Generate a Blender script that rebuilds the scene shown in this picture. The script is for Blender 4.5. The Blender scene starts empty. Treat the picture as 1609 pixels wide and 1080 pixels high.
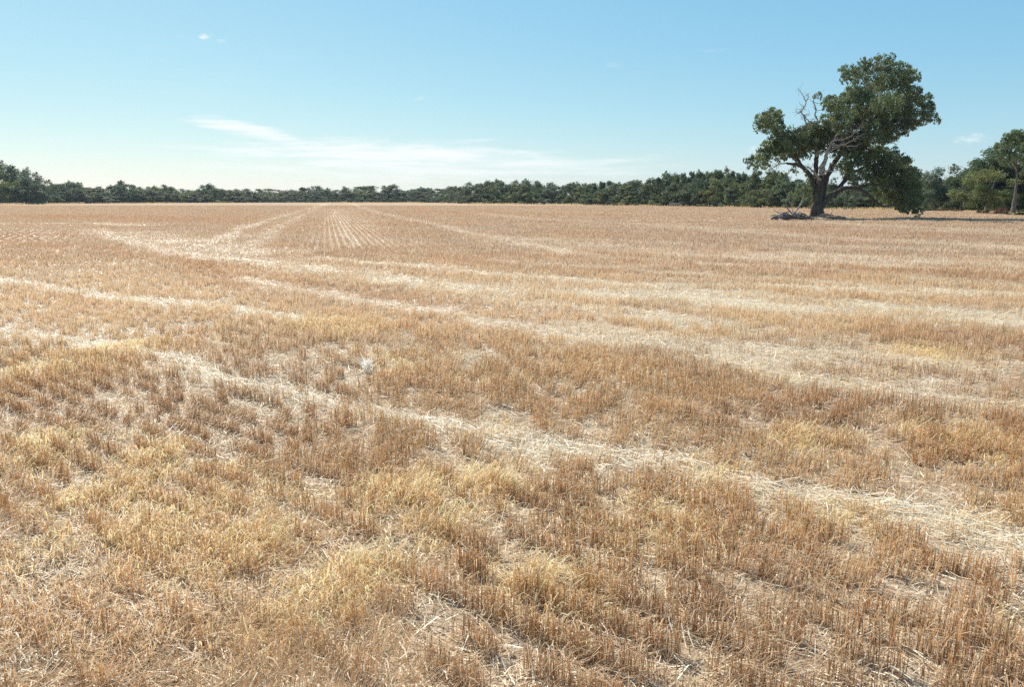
import bpy, math, random
import numpy as np
from mathutils import Vector

rng = np.random.default_rng(7)
random.seed(7)
sc = bpy.context.scene
COL = sc.collection

# ------------------------------------------------------------------ survey
F = 1149.0
HZ = 312.0
PITCH = math.atan((540 - HZ) / F)
CAMH = 2.2
CP, SP = math.cos(PITCH), math.sin(PITCH)


def ray(u, v):
    x = (u - 804.5) / F
    z = -(v - 540) / F
    return x, CP + z * SP, -SP + z * CP


def g(u, v):
    x, y, z = ray(u, v)
    t = CAMH / -z
    return (x * t, y * t)


def at(u, v, y):
    rx, ry, rz = ray(u, v)
    t = y / ry
    return (rx * t, y, CAMH + rz * t)


# ------------------------------------------------------------------ noise
def vnoise(x, y, seed=0):
    xi = np.floor(x).astype(np.int64)
    yi = np.floor(y).astype(np.int64)
    fx = x - xi
    fy = y - yi
    fx = fx * fx * (3 - 2 * fx)
    fy = fy * fy * (3 - 2 * fy)

    def h(a, b):
        n = (a * 374761393 + b * 668265263 + seed * 974634777) & 0xFFFFFFFF
        n = ((n ^ (n >> 13)) * 1274126177) & 0xFFFFFFFF
        n = n ^ (n >> 16)
        return (n & 0xFFFF) / 65535.0

    a = h(xi, yi)
    b = h(xi + 1, yi)
    c = h(xi, yi + 1)
    d = h(xi + 1, yi + 1)
    return (a * (1 - fx) + b * fx) * (1 - fy) + (c * (1 - fx) + d * fx) * fy


def fbm(x, y, seed=0, octv=4):
    s = 0
    a = 0.5
    t = 0
    for i in range(octv):
        s = s + a * vnoise(x * 2 ** i + 17.3 * i, y * 2 ** i - 9.1 * i, seed + i)
        t += a
        a *= 0.5
    return s / t


def sstep(a, b, x):
    t = np.clip((x - a) / (b - a), 0, 1)
    return t * t * (3 - 2 * t)


# ------------------------------------------------------------------ meshes
def mesh_np(name, V, Fc, mat, col=None, smooth=False, parent=None):
    V = np.ascontiguousarray(V, dtype=np.float32)
    Fc = np.ascontiguousarray(Fc, dtype=np.int32)
    me = bpy.data.meshes.new(name)
    n, k = Fc.shape
    me.vertices.add(len(V))
    me.vertices.foreach_set('co', V.ravel())
    me.loops.add(n * k)
    me.loops.foreach_set('vertex_index', Fc.ravel())
    me.polygons.add(n)
    me.polygons.foreach_set('loop_start', np.arange(0, n * k, k, dtype=np.int32))
    me.polygons.foreach_set('loop_total', np.full(n, k, dtype=np.int32))
    if col is not None:
        at_ = me.attributes.new('Col', 'FLOAT_COLOR', 'POINT')
        c4 = np.ones((len(V), 4), dtype=np.float32)
        c4[:, :3] = col
        at_.data.foreach_set('color', c4.ravel())
    if smooth:
        me.polygons.foreach_set('use_smooth', np.ones(n, dtype=bool))
    me.update(calc_edges=True)
    if isinstance(mat, (list, tuple)):
        for m in mat:
            me.materials.append(m)
    else:
        me.materials.append(mat)
    ob = bpy.data.objects.new(name, me)
    COL.objects.link(ob)
    if parent is not None:
        ob.parent = parent
    return ob


def strips(P, W, side, col):
    """P (N,K,3) centre lines, W (N,K) widths, side (N,3) -> verts, quads, colours"""
    N, K, _ = P.shape
    off = side[:, None, :] * (W[:, :, None] * 0.5)
    V = np.stack([P - off, P + off], axis=2).reshape(-1, 3)
    base = (np.arange(N) * K * 2)[:, None, None]
    k = (np.arange(K - 1) * 2)[None, :, None]
    q = np.array([0, 1, 3, 2])[None, None, :]
    Fc = (base + k + q).reshape(-1, 4)
    if col.ndim == 2:
        C = np.repeat(col, K * 2, axis=0)
    else:
        C = np.repeat(col, 2, axis=1).reshape(-1, 3)
    return V, Fc, C


def tubes3(P, R, col, ang):
    """triangular tubes along near-vertical lines"""
    N, K, _ = P.shape
    a = ang[:, None] + np.array([0, 2.094, 4.189])[None, :]
    ox = np.cos(a)[:, None, :] * R[:, :, None]
    oy = np.sin(a)[:, None, :] * R[:, :, None]
    V = np.zeros((N, K, 3, 3))
    V[..., 0] = P[:, :, None, 0] + ox
    V[..., 1] = P[:, :, None, 1] + oy
    V[..., 2] = P[:, :, None, 2]
    V = V.reshape(-1, 3)
    base = (np.arange(N) * K * 3)[:, None, None, None]
    k = (np.arange(K - 1) * 3)[None, :, None, None]
    q = np.array([[0, 1, 4, 3], [1, 2, 5, 4], [2, 0, 3, 5]])[None, None, :, :]
    Fc = (base + k + q).reshape(-1, 4)
    if col.ndim == 2:
        C = np.repeat(col, K * 3, axis=0)
    else:
        C = np.repeat(col, 3, axis=1).reshape(-1, 3)
    return V, Fc, C


class Acc:
    def __init__(self):
        self.V, self.F, self.C, self.n = [], [], [], 0

    def add(self, V, Fc, C=None):
        self.V.append(V)
        self.F.append(Fc + self.n)
        self.n += len(V)
        if C is not None:
            self.C.append(C)

    def build(self, name, mat, smooth=False, parent=None):
        return mesh_np(name, np.concatenate(self.V), np.concatenate(self.F), mat,
                       np.concatenate(self.C) if self.C else None, smooth, parent)


def catmull(pts, sub):
    pts = np.array(pts, dtype=float)
    if len(pts) < 3:
        t = np.linspace(0, 1, sub * 2 + 1)[:, None]
        return pts[0] * (1 - t) + pts[1] * t
    P = np.vstack([2 * pts[0] - pts[1], pts, 2 * pts[-1] - pts[-2]])
    out = []
    for i in range(1, len(P) - 2):
        for s in range(sub):
            t = s / sub
            p0, p1, p2, p3 = P[i - 1], P[i], P[i + 1], P[i + 2]
            out.append(0.5 * (2 * p1 + (p2 - p0) * t + (2 * p0 - 5 * p1 + 4 * p2 - p3) * t * t
                              + (3 * p1 - p0 - 3 * p2 + p3) * t ** 3))
    out.append(P[-2])
    return np.array(out)


def tube(pts4, sides=10, sub=5, rough=0.10, seed=0, wob=0.0, twist=0.0):
    """pts4: list of (x,y,z,r) -> verts, quads of a bark-like tube with a closed tip"""
    c = catmull(pts4, sub)
    r_ = np.random.default_rng(seed + 11)
    P, R = c[:, :3], np.maximum(c[:, 3], 0.004)
    if wob:
        P = P.copy()
        P[1:-1] += r_.normal(0, 1, (len(P) - 2, 3)) * (wob * R[1:-1, None])
    n = len(P)
    T = np.gradient(P, axis=0)
    T /= np.linalg.norm(T, axis=1)[:, None] + 1e-9
    ref = np.array([0.31, 0.85, 0.2])
    V = np.zeros((n, sides, 3))
    lobes = 1 + rough * r_.normal(0, 1, sides)[None, :]
    for i in range(n):
        a = np.cross(T[i], ref)
        a /= np.linalg.norm(a) + 1e-9
        b = np.cross(T[i], a)
        th = np.arange(sides) * 2 * math.pi / sides + twist * i
        rr = R[i] * lobes[0] * (1 + rough * 0.6 * r_.normal(0, 1, sides))
        V[i] = P[i] + np.outer(np.cos(th) * rr, a) + np.outer(np.sin(th) * rr, b)
    V[-1] = P[-1] + (V[-1] - P[-1]) * 0.15
    V = V.reshape(-1, 3)
    i = np.arange(n - 1)[:, None]
    j = np.arange(sides)[None, :]
    j2 = (j + 1) % sides
    Fc = np.stack([i * sides + j, i * sides + j2, (i + 1) * sides + j2, (i + 1) * sides + j], axis=-1).reshape(-1, 4)
    return V, Fc


def box(cx, cy, cz, sx, sy, sz):
    V = np.array([[x, y, z] for z in (-.5, .5) for y in (-.5, .5) for x in (-.5, .5)]) * [sx, sy, sz] + [cx, cy, cz]
    Fc = np.array([[0, 2, 3, 1], [4, 5, 7, 6], [0, 1, 5, 4], [2, 6, 7, 3], [0, 4, 6, 2], [1, 3, 7, 5]])
    return V, Fc


def empty(name, loc, label, cat, group=None):
    o = bpy.data.objects.new(name, None)
    o.empty_display_size = 0.3
    COL.objects.link(o)
    o.location = loc
    tag(o, label, cat, group)
    return o


def tag(o, label=None, cat=None, group=None, kind=None):
    if label:
        o['label'] = label
    if cat:
        o['category'] = cat
    if group:
        o['group'] = group
    if kind:
        o['kind'] = kind
    return o


# ------------------------------------------------------------------ materials
def new_mat(name):
    m = bpy.data.materials.new(name)
    m.use_nodes = True
    nt = m.node_tree
    nt.nodes.clear()
    return m, nt, nt.nodes, nt.links


def straw_mat(name, transl=0.38, rough=0.5, spec=0.35, tint=(1, 1, 1)):
    m, nt, N, L = new_mat(name)
    out = N.new('ShaderNodeOutputMaterial')
    at_ = N.new('ShaderNodeAttribute')
    at_.attribute_name = 'Col'
    mul = N.new('ShaderNodeMix')
    mul.data_type = 'RGBA'
    mul.blend_type = 'MULTIPLY'
    mul.inputs[0].default_value = 1
    mul.inputs[7].default_value = (*tint, 1)
    L.new(at_.outputs['Color'], mul.inputs[6])
    p = N.new('ShaderNodeBsdfPrincipled')
    p.inputs['Roughness'].default_value = rough
    p.inputs['Specular IOR Level'].default_value = spec
    t = N.new('ShaderNodeBsdfTranslucent')
    mx = N.new('ShaderNodeMixShader')
    mx.inputs[0].default_value = transl
    L.new(mul.outputs[2], p.inputs['Base Color'])
    L.new(mul.outputs[2], t.inputs['Color'])
    L.new(p.outputs[0], mx.inputs[1])
    L.new(t.outputs[0], mx.inputs[2])
    L.new(mx.outputs[0], out.inputs['Surface'])
    return m


def leaf_mat(name, transl=0.3):
    m, nt, N, L = new_mat(name)
    out = N.new('ShaderNodeOutputMaterial')
    at_ = N.new('ShaderNodeAttribute')
    at_.attribute_name = 'Col'
    oi = N.new('ShaderNodeObjectInfo')
    mul = N.new('ShaderNodeMix')
    mul.data_type = 'RGBA'
    mul.blend_type = 'MULTIPLY'
    mul.inputs[0].default_value = 1
    L.new(at_.outputs['Color'], mul.inputs[6])
    L.new(oi.outputs['Color'], mul.inputs[7])
    p = N.new('ShaderNodeBsdfPrincipled')
    p.inputs['Roughness'].default_value = 0.55
    p.inputs['Specular IOR Level'].default_value = 0.3
    t = N.new('ShaderNodeBsdfTranslucent')
    mx = N.new('ShaderNodeMixShader')
    mx.inputs[0].default_value = transl
    L.new(mul.outputs[2], p.inputs['Base Color'])
    L.new(mul.outputs[2], t.inputs['Color'])
    L.new(p.outputs[0], mx.inputs[1])
    L.new(t.outputs[0], mx.inputs[2])
    L.new(mx.outputs[0], out.inputs['Surface'])
    return m


def bark_mat(name, c1, c2, scale=1.0, stretch=0.15, rough=0.9):
    m, nt, N, L = new_mat(name)
    out = N.new('ShaderNodeOutputMaterial')
    tc = N.new('ShaderNodeTexCoord')
    mp = N.new('ShaderNodeMapping')
    mp.inputs['Scale'].default_value = (scale, scale, scale * stretch)
    n1 = N.new('ShaderNodeTexNoise')
    n1.inputs['Scale'].default_value = 5
    n1.inputs['Detail'].default_value = 7
    n1.inputs['Roughness'].default_value = 0.65
    cr = N.new('ShaderNodeValToRGB')
    cr.color_ramp.elements[0].position = 0.32
    cr.color_ramp.elements[0].color = (*c1, 1)
    cr.color_ramp.elements[1].position = 0.66
    cr.color_ramp.elements[1].color = (*c2, 1)
    bp = N.new('ShaderNodeBump')
    bp.inputs['Strength'].default_value = 0.7
    bp.inputs['Distance'].default_value = 0.06
    p = N.new('ShaderNodeBsdfPrincipled')
    p.inputs['Roughness'].default_value = rough
    p.inputs['Specular IOR Level'].default_value = 0.2
    L.new(tc.outputs['Object'], mp.inputs['Vector'])
    L.new(mp.outputs[0], n1.inputs['Vector'])
    L.new(n1.outputs['Fac'], cr.inputs[0])
    L.new(n1.outputs['Fac'], bp.inputs['Height'])
    L.new(cr.outputs[0], p.inputs['Base Color'])
    L.new(bp.outputs[0], p.inputs['Normal'])
    L.new(p.outputs[0], out.inputs['Surface'])
    return m


def plain_mat(name, c, c2=None, rough=0.8, scale=3):
    return bark_mat(name, c, c2 or tuple(x * 1.15 for x in c), scale, 1.0, rough)


STRAW = straw_mat('straw_stems', 0.55)
TUFT = straw_mat('bleached_leaf', 0.5)
LITTER = straw_mat('loose_straw', 0.30, rough=0.45, spec=0.4)
GOLD = straw_mat('golden_leaf', 0.56)
LEAF = leaf_mat('gum_leaves', 0.42)
BARK = bark_mat('gum_bark', (0.035, 0.028, 0.024), (0.13, 0.10, 0.08), 1.3, 0.10)
BARK_PALE = bark_mat('pale_dead_wood', (0.20, 0.175, 0.15), (0.44, 0.40, 0.35), 2.0, 0.3)
BARK_GREY = bark_mat('weathered_wood', (0.05, 0.045, 0.04), (0.24, 0.215, 0.19), 3.0, 0.5)
BARK_MID = bark_mat('gum_bark_smooth', (0.06, 0.05, 0.04), (0.20, 0.17, 0.14), 1.2, 0.2)
BARK_FAR = bark_mat('far_gum_bark', (0.10, 0.085, 0.07), (0.32, 0.28, 0.23), 1.0, 0.2)

# ------------------------------------------------------------------ the field plan
TREE_XY = g(1285, 343)


def poly(pts):
    return np.array([g(u, v) for u, v in pts])


def dist_poly(x, y, P):
    d = np.full(x.shape, 1e9)
    for a, b in zip(P[:-1], P[1:]):
        ab = b - a
        L2 = (ab ** 2).sum()
        t = np.clip(((x - a[0]) * ab[0] + (y - a[1]) * ab[1]) / L2, 0, 1)
        d = np.minimum(d, np.hypot(x - a[0] - t * ab[0], y - a[1] - t * ab[1]))
    return d


TRACKS = [
    (poly([(-120, 495), (0, 520), (120, 540), (250, 575), (430, 620), (520, 645), (650, 670), (860, 712), (1000, 735),
           (1240, 772), (1430, 820), (1609, 885), (1760, 950)]), 0.21, .95),
    (poly([(383, 443), (478, 461), (609, 483), (700, 495), (870, 530), (1019, 549), (1147, 571), (1252, 597),
           (1407, 617), (1609, 650), (1800, 690)]), 0.38, 0.8),
    (poly([(-100, 432), (0, 443), (109, 461), (260, 478), (370, 491), (456, 504)]), 0.30, .9),
    (poly([(139, 361), (217, 383), (304, 402), (391, 411), (500, 426), (609, 439), (700, 454), (900, 462),
           (1032, 470), (1208, 484), (1429, 492), (1700, 520)]), .85, 0.75),
    (poly([(391, 411), (480, 408), (640, 418), (800, 436), (1000, 450), (1200, 452), (1609, 470)]), 0.55, 0.75),
    (poly([(330, 382), (391, 357), (512, 320)]), 0.6, 0.8),
    (poly([(380, 400), (440, 356), (517, 319)]), 0.6, 0.65),
    (poly([(528, 330), (559, 391)]), 0.22, 1.0),
    (poly([(548, 319), (600, 337), (678, 352), (770, 375), (900, 400)]), 0.6, 0.85),
    (poly([(-100, 354), (0, 353), (143, 352), (230, 356)]), 1.3, 0.85),
    (poly([(280, 383), (330, 381), (391, 372)]), 1.0, 0.85),
    (poly([(200, 366), (300, 385), (400, 398)]), 2.0, 0.62),
    (poly([(740, 335), (860, 347), (1000, 352), (1160, 362)]), 1.6, 0.5),
    (poly([(1100, 348), (1300, 351), (1609, 368)]), 1.5, 0.75),
    (poly([(1000, 352), (1250, 372), (1609, 392)]), 1.6, 0.7),
    (poly([(760, 372), (1100, 400), (1609, 420)]), 1.2, 0.6),
    (poly([(900, 520), (1200, 548), (1609, 590)]), 0.4, 0.6),
]
RUST = [
    (poly([(26, 385), (174, 393), (283, 408), (340, 425)]), 1.0),
    (poly([(422, 388), (565, 395), (700, 408), (850, 425), (1000, 430)]), 0.7),
    (poly([(370, 445), (560, 466), (720, 490)]), 0.9),
    (poly([(300, 430), (500, 452), (650, 475)]), 0.5),
    (poly([(0, 340), (300, 345)]), 8.0),
    (poly([(640, 333), (1000, 340)]), 5.0),
    (poly([(1000, 415), (1250, 425), (1609, 440)]), 1.2),
]
GOLDP = [(160, 770, .38), (300, 835, .42), (480, 945, .35), (640, 785, .45), (520, 517, .7), (170, 558, .55),
         (30, 720, .4), (850, 940, .3), (990, 830, .4), (1140, 755, .4), (1330, 830, .35), (60, 590, .4),
         (380, 860, .35), (700, 830, .35), (560, 900, .3), (1490, 700, .6), (60, 860, .25), (750, 770, .35),
         (1240, 690, .4), (1480, 560, .6), (230, 720, .3)]
GOLDC = [(*g(u, v), r) for u, v, r in GOLDP]
HD = math.radians(-37)            # direction of the headland rows
HT = np.array([math.cos(HD), math.sin(HD)])
HN = np.array([-HT[1], HT[0]])
VPX, _vy, _vz = ray(512, HZ)
VT = np.array([VPX, _vy]) / math.hypot(VPX, _vy)   # direction of the long drill rows
VN = np.array([VT[1], -VT[0]])
EDGE = poly([(-300, 388), (26, 390), (174, 400), (283, 414), (422, 396), (565, 402), (700, 415), (850, 430),
             (1000, 428), (1300, 400), (1609, 385), (1900, 380)])


def far_zone(x, y):
    """1 where the long drill rows run, 0 on the headland"""
    u = x / np.maximum(y, .1)
    eu = EDGE[:, 0] / EDGE[:, 1]
    o = np.argsort(eu)
    yy = np.interp(u, eu[o], EDGE[o, 1])
    return sstep(-0.8, 0.8, (y - yy) + 1.5 * (vnoise(x * .5, y * .5, 77) - .5))


BLOCK = np.array([g(*q) for q in ((470, 392), (660, 392), (575, 328), (505, 328))])
LBLOCK = np.array([g(*q) for q in ((-120, 392), (60, 386), (150, 376), (150, 357), (-120, 357))])


def in_poly(x, y, P):
    c = np.zeros(x.shape, bool)
    j = len(P) - 1
    for i in range(len(P)):
        xi, yi = P[i]
        xj, yj = P[j]
        k = ((yi > y) != (yj > y)) & (x < (xj - xi) * (y - yi) / (yj - yi + 1e-12) + xi)
        c ^= k
        j = i
    return c


def blocks(x, y):
    qx = x + 2.6 * (vnoise(x * 5, y * 5, 201) - .5)
    qy = y + 16 * (vnoise(x * 4, y * 4, 202) - .5) * np.clip(y / 60, .2, 1)
    return in_poly(qx, qy, BLOCK), in_poly(qx, qy, LBLOCK)


def field(x, y):
    """pale straw cover, rusty cast, golden growth, far-row zone at ground points"""
    w = 0.35 + 0.012 * y
    wx = x + w * (vnoise(x * .9, y * .9, 3) - .5) + .25 * w * (vnoise(x * 4, y * 4, 5) - .5)
    wy = y + w * (vnoise(x * .9, y * .9, 4) - .5) + .25 * w * (vnoise(x * 4, y * 4, 6) - .5)
    pale = np.zeros(x.shape)
    brk = 0.55 + 0.75 * fbm(x * .8, y * .8, 21, 3)
    for P, hw, s in TRACKS:
        d = dist_poly(wx, wy, P)
        pale = np.maximum(pale, s * np.exp(-(d / hw) ** 2 * .8) * np.clip(brk + (.28 if P is TRACKS[0][0] else .08), 0, 1))
    # streaks along the headland
    t = x * HT[0] + y * HT[1]
    n = x * HN[0] + y * HN[1]
    st = fbm(t * .12, n * .8, 31, 4)
    right = sstep(-0.25, 0.35, x / np.maximum(y, 1.0))
    pale = np.maximum(pale, sstep(.46, .70, st) * (0.12 + .42 * right) * sstep(4, 9, y))
    fine_ = fbm(t * .9, n * 2.6, 35, 3)
    pale = pale * np.where(pale < .8, .55 + .75 * sstep(.36, .64, fine_), 1)
    pale = np.clip(np.maximum(pale, (.10 + .30 * right) * sstep(.56, .70, fine_) * sstep(9, 18, y)), 0, 1)
    rust = np.zeros(x.shape)
    for P, hw in RUST:
        rust = np.maximum(rust, np.exp(-(dist_poly(wx, wy, P) / hw) ** 2))
    rust = np.maximum(rust, .55 * sstep(.5, .7, fbm(x * .22, y * .22, 41, 3)))
    rust = rust * (1 - .8 * pale)
    gold = np.zeros(x.shape)
    for cx, cy, r in GOLDC:
        d = np.hypot(wx - cx, (wy - cy) * .8)
        gold = np.maximum(gold, np.exp(-(d / r) ** 2) * (1 if cx < 0.1 * cy else .62))
    gold = np.maximum(gold * np.clip(.4 + fbm(x * 2.2, y * 2.2, 52, 3), 0, 1),
                      sstep(.57, .72, fbm(x * .9, y * .9, 51, 3)) * .35 * sstep(16, 7, y) * (.55 + .45 * sstep(.2, -.3, x / np.maximum(y, 1.0))))
    fz = far_zone(x, y)
    return pale, rust, gold, fz


def gz(x, y):
    mx, my = TREE_XY
    z = 0.05 * (fbm(x * .25, y * .25, 61, 3) - .5) + .03 * (vnoise(x * 1.7, y * 1.7, 62) - .5)
    z = z + 0.32 * np.exp(-(((x - mx - .3) / 2.0) ** 2 + ((y - my + .2) / 1.4) ** 2))
    return z


# ------------------------------------------------------------------ ground
def build_ground():
    az = np.concatenate([np.arange(-44, 44.01, .22), np.arange(48, 316, 4)])
    r = 0.8 * 1.019 ** np.arange(0, 450)
    r = np.concatenate([[0.02], r[r < 3800], [5200]])
    A, R = np.meshgrid(np.radians(az), r)
    x = (R * np.sin(A)).ravel()
    y = (R * np.cos(A)).ravel()
    z = gz(x, y)
    pale, rust, gold, fz = field(x, y)
    pale = np.where(np.logical_or(*blocks(x, y)), np.maximum(pale, .5), pale)
    n = fbm(x * .4, y * .4, 71, 4)[:, None]
    soil = np.array([.36, .262, .172]) * (0.8 + .4 * n)
    straw = np.array([.70, .57, .40])
    rc = np.array([.42, .225, .105])
    c = soil * (1 - .45 * n) + straw * (.45 * n)
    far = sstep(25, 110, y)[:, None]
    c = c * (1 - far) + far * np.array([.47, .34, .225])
    c = c * (1 - .6 * rust[:, None]) + rc * .6 * rust[:, None]
    c = c * (1 - .85 * pale[:, None]) + straw * .85 * pale[:, None]
    na, nr = len(az), len(r)
    i = np.arange(nr - 1)[:, None]
    j = np.arange(na)[None, :]
    j2 = (j + 1) % na
    Fc = np.stack([i * na + j, (i + 1) * na + j, (i + 1) * na + j2, i * na + j2], axis=-1).reshape(-1, 4)
    Fc = Fc[:, ::-1]
    m, nt, N, L = new_mat('field_soil_and_chaff')
    out = N.new('ShaderNodeOutputMaterial')
    a = N.new('ShaderNodeAttribute')
    a.attribute_name = 'Col'
    tc = N.new('ShaderNodeTexCoord')
    n1 = N.new('ShaderNodeTexNoise')
    n1.inputs['Scale'].default_value = 38
    n1.inputs['Detail'].default_value = 6
    n1.inputs['Roughness'].default_value = .7
    n2 = N.new('ShaderNodeTexNoise')
    n2.inputs['Scale'].default_value = 3.1
    n2.inputs['Detail'].default_value = 5
    n2.inputs['Distortion'].default_value = .6
    L.new(tc.outputs['Object'], n1.inputs['Vector'])
    L.new(tc.outputs['Object'], n2.inputs['Vector'])
    r1 = N.new('ShaderNodeMapRange')
    r1.inputs['From Min'].default_value = .3
    r1.inputs['From Max'].default_value = .72
    r1.inputs['To Min'].default_value = .62
    r1.inputs['To Max'].default_value = 1.32
    L.new(n1.outputs['Fac'], r1.inputs['Value'])
    r2 = N.new('ShaderNodeMapRange')
    r2.inputs['From Min'].default_value = .3
    r2.inputs['From Max'].default_value = .7
    r2.inputs['To Min'].default_value = .84
    r2.inputs['To Max'].default_value = 1.16
    L.new(n2.outputs['Fac'], r2.inputs['Value'])
    mm = N.new('ShaderNodeMath')
    mm.operation = 'MULTIPLY'
    L.new(r1.outputs[0], mm.inputs[0])
    L.new(r2.outputs[0], mm.inputs[1])
    vm = N.new('ShaderNodeVectorMath')
    vm.operation = 'SCALE'
    L.new(a.outputs['Color'], vm.inputs[0])
    L.new(mm.outputs[0], vm.inputs['Scale'])
    bp = N.new('ShaderNodeBump')
    bp.inputs['Strength'].default_value = .8
    bp.inputs['Distance'].default_value = .03
    L.new(n1.outputs['Fac'], bp.inputs['Height'])
    p = N.new('ShaderNodeBsdfPrincipled')
    p.inputs['Roughness'].default_value = 1
    p.inputs['Specular IOR Level'].default_value = 0.0
    L.new(vm.outputs[0], p.inputs['Base Color'])
    L.new(bp.outputs[0], p.inputs['Normal'])
    L.new(p.outputs[0], out.inputs['Surface'])
    o = mesh_np('ground', np.stack([x, y, z], 1), Fc, m, np.clip(c, 0, 1), True)
    tag(o, kind='structure')


build_ground()


# ------------------------------------------------------------------ stubble and straw
def sample(rho0, y0, ymin, ymax, ex=1.5, wmul=1.0):
    ys = np.geomspace(ymin, ymax, 4000)
    width = 2 * (0.76 * ys + 1.6)
    dens = rho0 * np.minimum(1, (y0 / ys) ** ex)
    pdf = dens * width
    cdf = np.concatenate([[0], np.cumsum((pdf[1:] + pdf[:-1]) * .5 * np.diff(ys))])
    n = int(cdf[-1] * wmul)
    y = np.interp(rng.random(n) * cdf[-1], cdf, ys)
    x = (rng.random(n) * 2 - 1) * (0.76 * y + 1.6)
    return x, y


def to_rows(x, y, fz, jit):
    far = rng.random(len(x)) < fz
    s = np.where(far, .33, .25)
    lb = blocks(x, y)[1]
    s = np.where(lb, .52, s)
    la_ = math.radians(-33)
    nx = np.where(lb, math.cos(la_), np.where(far, VN[0], HN[0]))
    ny = np.where(lb, -math.sin(la_), np.where(far, VN[1], HN[1]))
    wv = np.where(lb, .5 * np.abs((y * .22) % 1 - .5) * 2, np.where(far, .05 * vnoise(x * 2, y * .3, 82), .10 * (vnoise(x * .35, y * .35, 81) - .5)))
    n = x * nx + y * ny + wv
    k = np.round(n / s)
    dn = k * s - n + rng.normal(0, 1, len(x)) * jit
    return x + dn * nx, y + dn * ny, k, far


def mixc(c, target, f):
    return c * (1 - f[:, None]) + np.array(target) * f[:, None]


def stem_colours(x, y, pale, rust, gold):
    n = len(x)
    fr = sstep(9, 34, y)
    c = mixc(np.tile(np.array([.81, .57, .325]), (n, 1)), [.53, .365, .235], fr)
    grey = sstep(.45, .7, fbm(x * .3, y * .3, 91, 3))
    c = mixc(c, [.52, .40, .295], grey * .35)
    c = mixc(c, [.52, .295, .155], rust * .7)
    c = mixc(c, [.82, .60, .32], gold * .6 * sstep(30, 9, y))
    c = mixc(c, [.72, .60, .43], np.clip(pale * 1.2, 0, 1) * .8)
    r = rng.random(n)
    c = mixc(c, [.76, .63, .44], (r > .90) * .7)
    c = mixc(c, [.38, .25, .155], (r < .14) * .6)
    c *= (0.78 + .44 * rng.random(n))[:, None]
    return np.clip(c, .02, .86)


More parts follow.
